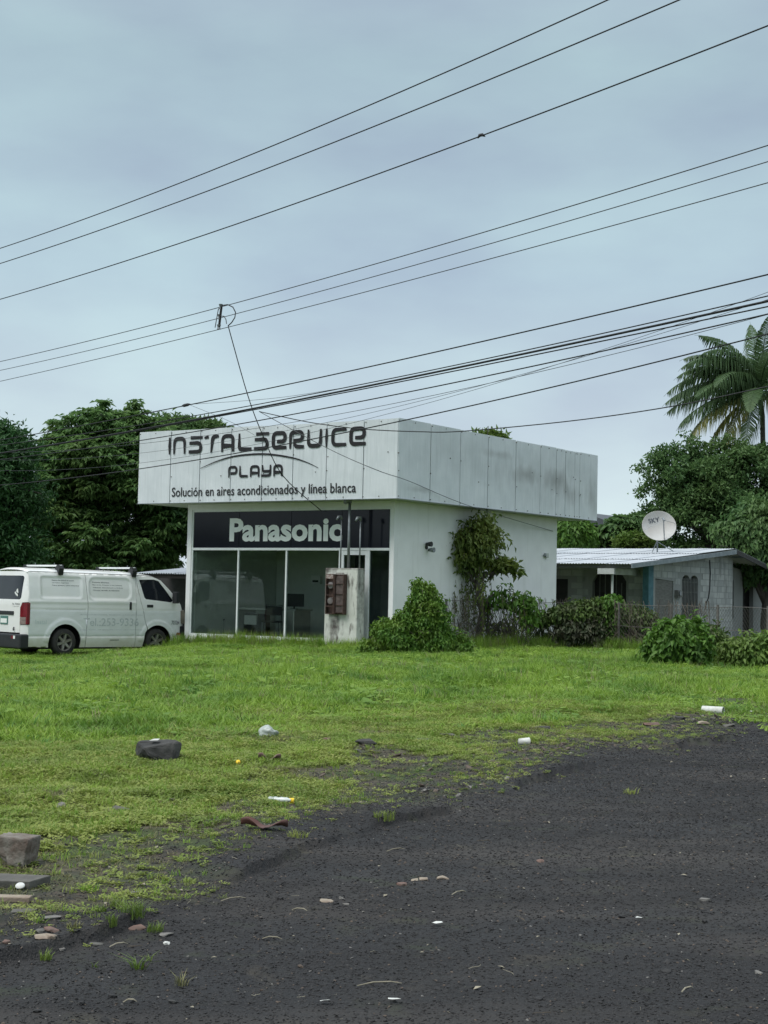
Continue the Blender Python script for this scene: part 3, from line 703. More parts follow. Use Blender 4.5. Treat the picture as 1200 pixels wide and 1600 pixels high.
zs = [.10, .30, .50, .80, 1.04, 1.25, 1.55, 1.80, 1.90]; hs = [.795, .825, .842, .847, .845, .833, .800, .757, .725]
def half(x, z):
    h = float(np.interp(z, zs, hs))
    if x > 3.95: h *= 1-.20*min(1, (x-3.95)/.6)**2.6
    if x < .16: h *= 1-.03*((.16-x)/.16)**2
    return h
def rr_dist(x, z, r):
    cx, cz = (r[0]+r[2])/2, (r[1]+r[3])/2; rad = r[4]
    dx = abs(x-cx)-(r[2]-r[0])/2+rad; dz = abs(z-cz)-(r[3]-r[1])/2+rad
    return math.hypot(max(dx, 0), max(dz, 0))+min(max(dx, dz), 0)-rad
blanks = [(.47, 1.30, 1.56, 1.80, .07), (1.76, 1.28, 2.93, 1.80, .16)]
arches = [(1.12, .27, .435), (3.69, .27, .415)]
ss = lambda a, b, x: (lambda t: t*t*(3-2*t))(max(0, min(1, (x-a)/(b-a))))
def relief(x, z):
    d = 0
    for r in blanks: d -= .016*(1-ss(-.035, .01, rr_dist(x, z, r)))
    for r in blanks: d += .007*math.exp(-((rr_dist(x, z, r)-.02)/.02)**2)
    for ax, az, ar in arches:
        q = math.hypot(x-ax, z-az)
        if z > .3: d += .014*(1-ss(ar+.10, ar+.135, q))
    if .18 < x < 3.06: d += .012*math.exp(-((z-1.215)/.03)**2)
    d -= .010*math.exp(-((z-1.045)/.012)**2); d -= .010*math.exp(-((z-.425)/.012)**2)
    if z < .42: d += .008
    return d
def side_y(x, z, extra=0): return -(half(x, z)+relief(x, z)+extra)
van = empty('parked_van', VAN.o, VAN.yaw, 'dirty white panel van parked left of the shop, with roof bars and faded phone lettering', 'van')
def body_panel(name, outline, holes=(), sgn=1, mat='paint', extra=0, parent=None, flange=.03):
    inner = []; xs_ = [p[0] for p in outline]; z_ = [p[1] for p in outline]; st = .028
    i0 = int(min(xs_)/st)-1; i1 = int(max(xs_)/st)+2; j0 = int(min(z_)/st)-1; j1 = int(max(z_)/st)+2
    edges = []
    for lp in [outline]+list(holes): edges += [(lp[i-1], lp[i]) for i in range(len(lp))]
    def near(x, z):
        for a, b in edges:
            ax, az = a; bx_, bz = b; dx, dz = bx_-ax, bz-az; L2 = dx*dx+dz*dz
            if L2 < 1e-12: continue
            t = max(0, min(1, ((x-ax)*dx+(z-az)*dz)/L2))
            if (x-ax-t*dx)**2+(z-az-t*dz)**2 < .009**2: return True
        return False
    for i in range(i0, i1):
        for j in range(j0, j1):
            p = (i*st+.0013, j*st+.0011)
            if pip(p, outline) and not any(pip(p, h) for h in holes) and not near(*p): inner.append(p)
    # densify outline so that it follows the curvature
    def dens(lp):
        out = []
        for i in range(len(lp)):
            a = lp[i]; b = lp[(i+1) % len(lp)]; n = max(1, int(math.hypot(b[0]-a[0], b[1]-a[1])/.04))
            out += [(a[0]+(b[0]-a[0])*k/n, a[1]+(b[1]-a[1])*k/n) for k in range(n)]
        return out
    ol = dens(outline); hl = [dens(h) for h in holes]
    V, T = cdt(ol, hl, inner); m = MB()
    m.add([(x, sgn*side_y(x, z, extra), z) for x, z in V], T)
    for lp in [ol]+hl:
        k = len(lp)
        m.add([(x, sgn*side_y(x, z, extra), z) for x, z in lp]+[(x, sgn*side_y(x, z, extra-flange), z) for x, z in lp], [(i, (i+1) % k, k+(i+1) % k, k+i) for i in range(k)])
    me = bpy.data.meshes.new(name); me.from_pydata(m.v, [], m.f)
    bm = bmesh.new(); bm.from_mesh(me); bmesh.ops.remove_doubles(bm, verts=bm.verts[:], dist=2e-4); bmesh.ops.recalc_face_normals(bm, faces=bm.faces[:])
    for e in bm.edges:
        if len(e.link_faces) == 2 and e.calc_face_angle(0) > .7: e.smooth = False
    for f in bm.faces: f.smooth = True
    bm.to_mesh(me); bm.free()
    return link(name, me, M[mat] if isinstance(mat, str) else mat, parent or van)
def arc(cx, cz, r, a0, a1, n=16): return [(cx+r*math.cos(math.radians(a0+(a1-a0)*k/n)), cz+r*math.sin(math.radians(a0+(a1-a0)*k/n))) for k in range(n+1)]
g = .007
SB = .165
seam = [(1.665, 1.885), (1.685, 1.5), (1.72, 1.10), (1.70, .8), (1.68, SB)]
fd = [(3.075, 1.88), (3.115, 1.6), (3.20, 1.25), (3.27, 1.03), (3.33, .78), (3.40, .57)]
win = [(3.17, 1.775), (3.60, 1.79), (3.74, 1.75), (4.145, 1.285), (4.10, 1.24), (3.345, 1.31), (3.30, 1.35)]
for sgn in (1, -1):
    a1 = arc(1.12, .27, .435, 194, -14)
    body_panel('rear_quarter', [(.165, 1.895), (.165, SB+.02)]+a1+[(seam[-1][0]-g, SB), ]+[(p[0]-g, p[1]) for p in seam[-2::-1]], sgn=sgn)
    body_panel('sliding_door', [(p[0]+g, p[1]) for p in seam]+[(3.058, SB), (3.055, .9), (3.062, 1.88)], sgn=sgn)
    body_panel('door_pillar', [(3.072-.002, 1.86), (3.068, .9), (3.068, SB), (3.28, SB), (3.30, .30), (3.33, .50), (3.385, .575)]+[(p[0]-g, p[1]) for p in fd[-2:0:-1]], sgn=sgn)
    a2 = arc(3.69, .27, .415, 132, -8)
    door_ = body_panel('front_door', [(p[0]+g, p[1]) for p in fd[:-1]]+a2+[(4.30, .22), (4.50, .34), (4.555, .70), (4.53, .95), (4.44, 1.17), (4.20, 1.40), (3.80, 1.77), (3.60, 1.845), (3.40, 1.87)], holes=[win], sgn=sgn)
    cx = sum(p[0] for p in win)/len(win); cz = sum(p[1] for p in win)/len(win)
    body_panel('window_glass', [(cx+(p[0]-cx)*1.035, cz+(p[1]-cz)*1.06) for p in win], sgn=sgn, mat='van_glass', extra=-.014, parent=door_, flange=.002)
    hm = MB(); hx, hz = 3.40, 1.145
    y_ = side_y(hx+.05, hz)
    hm.box(hx-.03, sgn*(y_-.012), hz-.035, hx+.15, sgn*(y_+.01), hz+.035); hm.build('handle', M['black'], door_, bevel=.012)
hy = side_y(2.92, 1.14)
MB().box(2.87, hy-.014, 1.05, 2.93, hy+.01, 1.235).build('handle', M['black'], van, bevel=.012)
MB().box(.58, side_y(1, 1.05)-.004, 1.043, 1.655, side_y(1, 1.05)+.01, 1.062).build('slide_rail', M['black'], van)
MB().box(2.35, side_y(2.4, .33)-.004, .325, 2.60, side_y(2.4, .33)+.01, .338).build('scratch', M['under'], van)
# roof, windscreen, nose: sweep of the side outline across the width
def sweep(name, prof, mat, bulge, parent=None, n=14, off=0):
    """prof: list of (x,z,dirx,dirz) ; bulge along dir at the middle"""
    m = MB(); V = []
    for (x, z, dx, dz, bl) in prof:
        h = half(x, z)+off
        for k in range(n+1):
            t = -1+2*k/n; e = 1-abs(t)**2.6
            V.append((x+dx*bl*e, t*h, z+dz*bl*e))
    F = [(i*(n+1)+k, i*(n+1)+k+1, (i+1)*(n+1)+k+1, (i+1)*(n+1)+k) for i in range(len(prof)-1) for k in range(n)]
    o = m.add(V, F).build(name, mat, parent or van, smooth=True); return o
rp = [(.15, 1.885, -.2, 1, .06), (.17, 1.905, 0, 1, .07), (.22, 1.91, 0, 1, .085), (1, 1.905, 0, 1, .09), (2, 1.898, 0, 1, .09), (3.0, 1.892, 0, 1, .085), (3.35, 1.882, .1, 1, .07), (3.6, 1.853, .25, 1, .06), (3.75, 1.80, .5, .8, .06)]
roof = sweep('roof', rp, M['paint'], 0)
wp = [(3.80, 1.772, .7, .6, .09), (4.0, 1.59, .75, .6, .12), (4.2, 1.405, .8, .5, .14), (4.40, 1.215, .9, .4, .15)]
sweep('windscreen', wp, M['van_glass'], 0, off=-.03)
sweep('nose', [(4.41, 1.20, 1, .3, .15), (4.50, 1.05, 1, .1, .16), (4.545, .85, 1, 0, .17), (4.555, .66, 1, 0, .18)], M['paint'], 0)
nb_ = sweep('front_bumper', [(4.575, .68, 1, 0, .19), (4.62, .62, 1, 0, .19), (4.63, .45, 1, 0, .19), (4.60, .32, 1, 0, .18), (4.50, .22, 1, 0, .15)], M['black'], 0, off=.03)
# bumper corner wraps on the side
for sgn in (1, -1):
    yb = side_y(4.45, .5)
    q = MB().box(4.40, sgn*(yb-.03), .19, 4.63, sgn*(yb+.14), .665).build('front_bumper', M['black'], van, bevel=.04, seg=3)
    hl_ = MB().prism([(4.40, 1.02), (4.44, .74), (4.575, .70), (4.575, .95), (4.52, 1.06)], 1, sgn*(side_y(4.45, .9)-.012), sgn*(side_y(4.45, .9)+.16)).build('headlight', M['amber_lens'], van, bevel=.012)
    MB().box(4.24, sgn*(side_y(4.3, .47)-.006), .435, 4.40, sgn*(side_y(4.3, .47)+.01), .505).build('reflector', M['red_lens'], van)
    mr_ = MB().tube([(4.12, sgn*-.78, 1.35), (4.16, sgn*-.93, 1.36)], .018).box(4.09, sgn*-.86, 1.22, 4.19, sgn*-1.02, 1.50).build('mirror', M['black'], van, bevel=.018)
# inner shell so that the gaps are dark
ish = MB(); P2 = [(.2, .35), (.2, 1.83), (3.3, 1.82), (3.62, 1.77), (4.36, 1.10), (4.44, .9), (4.44, .45), (4.18, .36), (4.16, .74), (3.2, .74), (3.2, .2), (1.62, .2), (1.60, .76), (.64, .76), (.62, .35)]
ish.prism(P2, 1, -.70, .70).build('inner_shell', M['under'], van)
MB().box(.15, -.62, .12, 4.3, .62, .34).build('chassis', M['under'], van)
# rear face with its tailgate, window, lamps and bumper
def rear_x(y, z):
    t = min(1, abs(y)/half(.16, z)); return .015+max(0, z-1.2)*.10+.135*t**7+(.02*(1-z/1.2) if z < 1.2 else 0)*0
def rear_patch(name, outline, holes, mat, extra=0, parent=None, smooth=True):
    y0, y1 = min(p[0] for p in outline), max(p[0] for p in outline); z0, z1 = min(p[1] for p in outline), max(p[1] for p in outline)
    inner = [(y0+(y1-y0)*(i+.5)/36, z0+(z1-z0)*(j+.5)/22) for i in range(36) for j in range(22)]
    inner = [p for p in inner if pip(p, outline) and not any(pip(p, h) for h in holes)]
    def dens(lp):
        out = []
        for i in range(len(lp)):
            a = lp[i]; b = lp[(i+1) % len(lp)]; n = max(1, int(math.hypot(b[0]-a[0], b[1]-a[1])/.05)); out += [(a[0]+(b[0]-a[0])*k/n, a[1]+(b[1]-a[1])*k/n) for k in range(n)]
        return out
    ol = dens(outline); hl = [dens(h) for h in holes]; V, T = cdt(ol, hl, inner)
    m = MB().add([(rear_x(y, z)-extra, y, z) for y, z in V], T)
    for lp in [ol]+hl:
        k = len(lp); m.add([(rear_x(y, z)-extra, y, z) for y, z in lp]+[(rear_x(y, z)-extra+.03, y, z) for y, z in lp], [(i, (i+1) % k, k+(i+1) % k, k+i) for i in range(k)])
    me = bpy.data.meshes.new(name); me.from_pydata(m.v, [], m.f); bm = bmesh.new(); bm.from_mesh(me); bmesh.ops.remove_doubles(bm, verts=bm.verts[:], dist=2e-4); bmesh.ops.recalc_face_normals(bm, faces=bm.faces[:])
    for e in bm.edges:
        if len(e.link_faces) == 2 and e.calc_face_angle(0) > .7: e.smooth = False
    for f in bm.faces: f.smooth = smooth
    bm.to_mesh(me); bm.free(); return link(name, me, M[mat], parent or van)
rw = rrect(-.66, 1.255, .66, 1.80, .06)
tail = rear_patch('tailgate', [(-.728, 1.90), (-.835, 1.20), (-.70, 1.19), (-.66, 1.05), (-.66, .50), (.66, .50), (.66, 1.05), (.70, 1.19), (.835, 1.20), (.728, 1.90)], [rw], 'paint')
rear_patch('rear_corner', [(-.845, .68), (-.845, .46), (-.67, .46), (-.67, .68)], [], 'paint')
rear_patch('rear_corner', [(.67, .68), (.67, .46), (.845, .46), (.845, .68)], [], 'paint')
rear_patch('rear_window', rrect(-.67, 1.245, .67, 1.81, .06), [], 'van_glass', -.008, tail)
for sgn in (1, -1):
    a, b = (-.845, -.672) if sgn == 1 else (.672, .845)
    for nm, z0, z1, mt in (('tail_light', .86, 1.185, 'red_lens'), ('lamp_band', .79, .855, 'clear_lens'), ('tail_light', .69, .785, 'clear_lens')):
        rear_patch(nm, [(a, z0), (b, z0), (b, z1), (a, z1)] if z1 < 1.1 else ([(a, z0), (b, z0), (b, 1.08), (b-.06, z1), (a, z1)] if sgn == 1 else [(a, z0), (b, z0), (b, z1), (a+.06, z1), (a, 1.08)]), [], mt, .015)
    MB().box(.10, sgn*(-.853), .69, .185, sgn*(-.80), 1.185).build('tail_light', M['red_lens'], van, bevel=.01)
bm_ = MB().box(-.06, -.86, .14, .17, .86, .47).build('rear_bumper', M['black'], van, bevel=.045, seg=3)
bs = MB().box(-.064, -.64, .36, -.058, -.56, .43).build('reflector', M['white_letters'], van)
MB().box(-.064, -.56, .36, -.058, -.46, .43).build('reflector', M['red_lens'], van)
MB().box(-.005, -.42, .90, .05, .42, .985).build('grab_rail', M['black'], tail, bevel=.01)
plate = MB().box(.0, -.17, .68, .022, .17, .87).build('number_plate', plain('green_plate', (.06, .17, .15), (.10, .22, .19), .5, 9), tail, bevel=.004)
MB().box(-.004, -.14, .71, -.001, .14, .81).build('plate_field', M['white_letters'], plate)
onrear = lambda e: (lambda u, w: (rear_x(u, w)-e, u, w))
flip = lambda f: (lambda u, w: f(u, w))
text_mesh('lettering', 'No. 703264', -.34, -.64, 1.13, 1.175, M['van_print'], tail, lambda u, w: (rear_x(u, w)-.004, u, w))
text_mesh('lettering', 'Capacidad', -.36, -.62, 1.085, 1.105, M['van_print'], tail, lambda u, w: (rear_x(u, w)-.004, u, w))
st_ = MB(); r_ = random.Random(5)
for k in range(7):
    u = -.42-.1*r_.random(); w = 1.34+.14*r_.random()
    st_.add([(rear_x(u, w)-.001, u+dx_, w+dz_) for dx_, dz_ in ((-.03, -.02), (.02, -.03), (.035, .02), (-.015, .03))], [(0, 1, 2, 3)])
st_.build('sticker', M['white_letters'], tail, fixn=False)
MB().tube([(.01, -.45, .62), (-.02, -.47, .58), (.0, -.45, .55)], .014).build('tow_catch', M['black'], tail)
# printed words on the side
onside = lambda u, w: (u, side_y(u, w)-.0035, w)
sg = M['van_print']
for body, x0, x1, z0, z1, mt in [
    ('Sistema de control de acceso', .77, 1.36, 1.700, 1.728, sg), ('Cerradura magnética.', .77, 1.22, 1.640, 1.668, sg), ('Tubos galvano y tubos eléctricos', .77, 1.49, 1.578, 1.608, sg),
    ('Portones eléctricos.', 1.86, 2.33, 1.672, 1.702, sg), ('Barreras, brazos y corredizos', 1.86, 2.68, 1.610, 1.640, sg), ('Cámaras, intercomunic. y timbres', 1.87, 2.70, 1.548, 1.578, sg), ('Circuito cerrado de televisión', 1.87, 2.60, 1.487, 1.517, sg),
    ('Tel.:253-9336', 1.60, 3.14, .66, .85, M['faded']),
    ('Aires acondicionados, instalación y mantenimiento', 1.50, 3.25, .905, .945, M['faded']),
    ('y reparación, refrigeración comercial y residencial', 1.50, 3.25, .555, .59, M['faded']),
    ('Instal', .33, .62, .70, .80, M['faded2']),
    ('703264', 4.10, 4.38, .70, .80, sg)]:
    text_mesh('lettering', body, x0, x1, z0, z1, mt, van, onside, offset=.012 if mt in (sg, M['faded']) else 0)
# wheels
def wheel(x, y, sgn):
    w = empty('wheel', (x, y, .285)); w.parent = van
    T = Matrix.Identity(4)
    w_ = .10
    MB().lathe([(.20, -w_), (.27, -w_), (.305, -w_*.8), (.315, -w_*.5), (.315, w_*.5), (.305, w_*.8), (.27, w_), (.20, w_), (.20, -w_)], 40).build('tyre', M['tyre'], w, smooth=True)
    r = MB(); s = -sgn
    r.lathe([(.205, s*.095), (.19, s*.092), (.182, s*.05), (.178, s*.0)], 36)
    r.lathe([(0, s*.085), (.035, s*.085), (.05, s*.07), (.052, s*.02)], 20)
    for k in range(6):
        a = 2*math.pi*k/6+.3
        for (ra, rb, wa, wb, da, db) in ((.04, .185, .030, .022, .078, .088),):
            R = Matrix.Rotation(-a, 4, 'Y')
            vs = [R @ Vector(v) for v in ((ra, s*da, -wa), (ra, s*da, wa), (rb, s*db, wb), (rb, s*db, -wb), (ra, s*(da-.04), -wa*1.3), (ra, s*(da-.04), wa*1.3), (rb, s*(db-.04), wb*1.4), (rb, s*(db-.04), -wb*1.4))]
            r.add(vs, [(0, 1, 2, 3), (0, 4, 5, 1), (1, 5, 6, 2), (2, 6, 7, 3), (3, 7, 4, 0)])
    r.build('rim', M['rim'], w)
    MB().lathe([(0, s*.03), (.19, s*.03)], 24).build('brake_disc', M['under'], w)
    return w
for x in (1.12, 3.69):
    for sgn in (1, -1): wheel(x, -sgn*.735, sgn)
# roof bars
for x, lb in ((.98, 0), (3.0, 0)):
    rb = MB().box(x-.035, -.80, 2.03, x+.035, .80, 2.07).build('roof_bar', M['alu'], van, bevel=.01)
    for sgn in (1, -1): MB().prism([(-.80*sgn, 1.83), (-.835*sgn, 1.98), (-.79*sgn, 2.075), (-.71*sgn, 2.075), (-.62*sgn, 1.965), (-.73*sgn, 1.93)], 0, x-.065, x+.065).build('bar_foot', M['black'], rb, bevel=.012)
    for yy in (-.5, .35): MB().tube([(x, yy, 2.06), (x, yy, 2.12)], .008).build('pin', M['steel'], rb)

# ------------------------------------------------------------------ carport behind the van
cp = empty('carport', Vector((at_depth(213, 900, 47.5).x, 47.5, 0)), YAW, 'low open shed with grey metal roof between the van and the shop', 'shed')
rf = plain('zinc_sheet', (.40, .43, .46), (.30, .33, .36), .5, 4, metal=.3, stretch=(3, .3, 1))
def corr_sheet(x0, x1, y0, y1, z0, z1, waves, amp=.018, th=.004, ny=1):
    m = MB(); n = waves*6; V = []
    for lay in (0, 1):
        for j in range(ny+1):
            for i in range(n+1):
                t = i/n; V.append((x0+(x1-x0)*t, y0+(y1-y0)*j/ny, z0+(z1-z0)*j/ny+amp*math.cos(2*math.pi*t*waves)-lay*th))
    K = n+1; N0 = K*(ny+1); F = []
    for j in range(ny):
        for i in range(n):
            q = j*K+i; F.append((q, q+1, q+K+1, q+K)); q += N0; F.append((q, q+K, q+K+1, q+1))
    for i in range(n): F.append((i, i+N0, i+1+N0, i+1)); q = ny*K+i; F.append((q, q+1, q+1+N0, q+N0))
    F.append((0, ny*K, ny*K+N0, N0)); F.append((n, n+N0, ny*K+n+N0, ny*K+n))
    return m.add(V, F)
proto = None
for i in range(8):
    o = corr_sheet(0, .80, 0, 3.2, 1.76, 2.06, 8).build('roof_sheet', rf, cp) if proto is None else proto.copy()
    if proto is None: proto = o
    else: COL.objects.link(o)
    o.location = (-.05+i*.78, 0, .006*(i % 2))
for x in (.1, 2.8, 5.5):
    for y in (.15, 3.0): MB().box(x, y, -.4, x+.08, y+.08, 1.72+y*.09).build('post', M['under'], cp)
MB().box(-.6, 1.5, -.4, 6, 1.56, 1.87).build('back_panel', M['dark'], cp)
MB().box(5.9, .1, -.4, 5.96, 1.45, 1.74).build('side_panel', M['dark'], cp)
MB().box(0, .05, 1.62, 6.1, .12, 1.74).build('beam', M['under'], cp)

# ------------------------------------------------------------------ old block house on the right
M['block'] = dirty_white('old_block_paint', (.26, .275, .265), (.14, .15, .14), .7, 1.3, .2)
def block_face_mat():
    m, n, l, b = newmat('block_face'); at = n.new('ShaderNodeAttribute'); at.attribute_name = 'rnd'
    m1 = n.new('ShaderNodeMix'); m1.data_type = 'RGBA'; l.new(at.outputs['Fac'], m1.inputs[0]); m1.inputs[6].default_value = (.30, .32, .31, 1); m1.inputs[7].default_value = (.42, .44, .42, 1)
    o, _, _ = noise_mix(n, l, m1.outputs[2], (.17, .18, .17), 2.5, detail=7, lo=.50, hi=.78, stretch=(1.5, 1.5, .5)); l.new(o, b.inputs['Base Color']); b.inputs['Roughness'].default_value = .9; return m
M['block_face'] = block_face_mat()
M['blue'] = plain('faded_blue_paint', (.045, .12, .15), (.07, .17, .20), .8, 6)
M['board'] = plain('grey_board', (.16, .165, .15), (.11, .11, .10), .8, 5, stretch=(1, 1, 4))
M['trim'] = plain('grey_blue_trim', (.24, .28, .30), (.17, .20, .22), .7, 6)
M['zinc'] = plain('old_zinc_roof', (.54, .57, .60), (.44, .47, .50), .55, 2.2, metal=.15, stretch=(3, .5, 1))
M['lath'] = plain('white_beam', (.50, .53, .51), (.38, .4, .38), .7, 5)
house = empty('block_house', HOUSE.o, YAW, 'low old block house with zinc roof and arched barred windows right of the shop', 'house')
def groof(y): return 2.31+.0855*y if y < 8.07 else 3.0-.155*(y-8.07)
# gable wall (x = -.45) and the long wall (y = 2.35)
ax = -.45
arch_w = [(4.72, .75), (6.02, .75), (6.02, 1.90)]+arc(5.72, 1.90, .30, 0, 180, 8)[1:]+arc(5.06, 1.90, .34, 30, 180, 8)+[(4.72, 1.0)]
arch_w = [(4.72, .75), (6.02, .75), (6.02, 1.92)]+[(5.70+.32*math.cos(t), 1.92+.20*math.sin(t)) for t in np.linspace(.2, math.pi-.3, 7)]+[(5.04+.32*math.cos(t), 1.92+.20*math.sin(t)) for t in np.linspace(.3, math.pi-.2, 7)]+[(4.72, 1.92)]
doorh = [(2.70, .05), (4.05, .05), (4.05, 1.90), (2.70, 1.96)]
gmap = lambda u, v, d: (ax-d, u, v)
link('gable_wall', wall_mesh([(2.36, -.3), (8.97, -.3), (8.97, groof(8.97)-.05), (8.07, groof(8.07)-.05), (2.36, groof(2.36)-.05)], [arch_w, doorh], .15, gmap), M['block'], house)
lw = [(-2.46, .95), (-1.28, .95), (-1.28, 1.85), (-1.42, 2.05), (-1.87, 2.14), (-2.32, 2.05), (-2.46, 1.85)]
lmap = lambda u, v, d: (u, 2.363+d, v)
link('long_wall', wall_mesh([(-12, -.3), (-.603, -.3), (-.603, groof(2.36)-.05), (-12, groof(2.36)-.05)], [lw, [(-3.95, .30), (-3.33, .30), (-3.33, 1.90), (-3.95, 1.90)]], .15, lmap), M['block'], house)

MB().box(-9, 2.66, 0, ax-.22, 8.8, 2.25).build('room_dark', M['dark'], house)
MB().box(ax-.10, 2.705, .05, ax-.03, 4.045, 1.93).build('door_board', M['board'], house)
for k in range(11):
    y = 4.78+k*.118; MB().box(ax-.02, y, .77, ax+.0, y+.03, 2.02).build('bar', plain('window_bar', (.16, .17, .16), rough=.7) if k == 0 else bpy.data.materials['window_bar'], house)
MB().box(ax+.003, 4.62, .68, ax+.06, 6.1, .75).build('sill', M['board'], house)
for z in (1.1, 1.55, 1.88): MB().box(ax-.023, 4.73, z, ax-.021, 6.01, z+.03).build('bar', bpy.data.materials['window_bar'], house)
for k in range(6): MB().box(-2.40+k*.19, 2.37, .95, -2.38+k*.19, 2.39, 2.12 if 0 < k < 5 else 1.8).build('bar', bpy.data.materials['window_bar'], house)
MB().box(-1.80, 2.33, 1.0, -1.70, 2.36, 1.5, Matrix.Rotation(0, 4, 'Y')).build('red_pole', plain('red_paint', (.22, .05, .04), rough=.6), house)
# concrete block faces standing a little proud of the joints
def blocks(u0, u1, z0, topf, holes, mapf, name):
    m = MB(); r = random.Random(9); z = z0; row = 0
    while z < 3.0:
        u = u0-(.2 if row % 2 else 0)
        while u < u1:
            a = max(u+.006, u0); b = min(u+.394, u1-.01); zt = z+.188
            if b-a > .05 and zt < min(topf(a), topf(b))-.06:
                c = ((a+b)/2, z+.1); ok = True
                for h in holes:
                    x0h, x1h = min(p[0] for p in h)-.03, max(p[0] for p in h)+.03; z0h, z1h = min(p[1] for p in h)-.03, max(p[1] for p in h)+.03
                    if b > x0h and a < x1h and zt > z0h and z+.006 < z1h: ok = False
                if ok:
                    d = -.006-.008*r.random()
                    vs = [mapf(a, z+.006, d), mapf(b, z+.006, d), mapf(b, zt, d), mapf(a, zt, d), mapf(a, z+.006, .003), mapf(b, z+.006, .003), mapf(b, zt, .003), mapf(a, zt, .003)]
                    m.add(vs, [(0, 1, 2, 3), (0, 4, 5, 1), (1, 5, 6, 2), (2, 6, 7, 3), (3, 7, 4, 0)])
            u += .4
        z += .2; row += 1
    o_ = tag(m.build(name, M['block_face'], house), kind='stuff'); rr_ = np.random.RandomState(2).rand(len(o_.data.polygons)//5+1); at_ = o_.data.attributes.new('rnd', 'FLOAT', 'FACE'); at_.data.foreach_set('value', np.repeat(rr_, 5)[:len(o_.data.polygons)].astype(np.float32))
blocks(2.37, 8.95, 0, groof, [arch_w, doorh], gmap, 'block')
blocks(-6, -.62, 0, lambda u: groof(2.36), [lw, [(-3.95, .30), (-3.33, 1.90)]], lmap, 'block')
MB().box(ax-.10, 2.00, -.3, ax+.10, 2.355, groof(2.1)-.05).build('corner_column', M['blue'], house)
MB().box(ax-.6, 2.05, 1.96, ax+.103, 2.35, 2.0).build('blue_band', M['blue'], house) if False else None
# back wing in the shade
wb = empty('window', (0, 0, 0)); bpy.data.objects.remove(wb)
link('rear_wall', wall_mesh([(8.99, -.3), (17, -.3), (17, 1.95), (10.5, 2.5), (8.99, 2.75)], [[(9.15, .68), (10.45, .68), (10.45, 2.05), (9.15, 2.05)], [(11.3, 0), (12.3, 0), (12.3, 2.0), (11.3, 2.0)]], .15, lambda u, v, d: (ax-.55-d, u, v)), M['block'], house)
MB().box(ax-.9, 9.0, 0, ax-.85, 13, 2.3).build('window_dark', M['dark'], house)
MB().box(ax-.6, 9.003, -.3, ax-.16, 9.12, 2.7).build('rear_wall', M['block'], house)
for k in range(9): MB().box(ax-.58, 9.20+k*.14, .68, ax-.56, 9.22+k*.14, 2.05).build('bar', bpy.data.materials['window_bar'], house)
# roof sheets
def roofrow(y0, y1, lift):
    pr = corr_sheet(0, .86, y0, y1, groof(y0)+lift, groof(min(y1, 8.069) if y0 < 8 else y1)+lift, 9, .011)
    first = None
    for i in range(15):
        if first is None: o = pr.build('roof_sheet', M['zinc'], house); first = o
        else: o = first.copy(); COL.objects.link(o)
        o.location = (-.86-i*.82+.02, 0, .007*(i % 2))
roofrow(0.0, 2.2, .03); roofrow(1.98, 5.2, .055); roofrow(4.98, 8.07, .08); roofrow(8.02, 11.2, .08)
MB().prism([(-.02, groof(0)-.10), (8.07, groof(8.07)-.10), (8.07, groof(8.07)+.045), (-.02, groof(0)+.02)], 0, .02, .055).build('verge_board', M['trim'], house)
MB().prism([(8.072, groof(8.08)-.10), (11.2, groof(11.2)-.10), (11.2, groof(11.2)+.03), (8.072, groof(8.08)+.045)], 0, .02, .055).build('verge_board', M['dark'], house)
for k in range(6):
    y = 2.6+k*1.25; MB().box(-.44, y, groof(y)-.09, .018, y+.06, groof(y)-.02).build('rafter', M['trim'], house)
MB().box(-12, .12, groof(.1)-.10, -.0, .20, groof(.1)-.02).build('porch_beam', M['board'], house)
MB().box(-.95, .203, 2.03, -.85, 2.35, 2.22).build('beam', M['lath'], house)
MB().box(-1.10, .02, 2.03, .0-.55, .11, 2.20).build('beam', M['lath'], house)
pl = HOUSE.hit(957, 900, 1, .25)[0]
MB().tube([(pl, .25, -.2), (pl, .25, 2.22)], .035, 10).build('porch_post', M['lath'], house)
mb_ = MB().box(ax+.0, 4.15, 1.38, ax+.12, 4.36, 1.62).build('meter_box', M['board'], house, bevel=.008)
MB().box(ax+.0, 4.39, 1.40, ax+.10, 4.56, 1.60).build('meter_box', M['board'], house, bevel=.008)
MB().lathe([(0, .0), (.07, .0), (.08, -.05), (0, -.05)], 12, Matrix.Translation((ax+.123, 4.255, 1.52)) @ Matrix.Rotation(math.pi/2, 4, 'Z')).build('dial', M['steel'], mb_)
cpts = [HOUSE.hit(1109, 875, 0, ax+.03), HOUSE.hit(1110, 895, 0, ax+.03), HOUSE.hit(1109, 920, 0, ax+.03), HOUSE.hit(1107, 935, 0, ax+.03), HOUSE.hit(1104.5, 942, 0, ax+.06)]
MB().tube([(ax+.03, p[0], p[1]) for p in cpts], .018, 6).build('hanging_cable', M['black'], house, smooth=True)

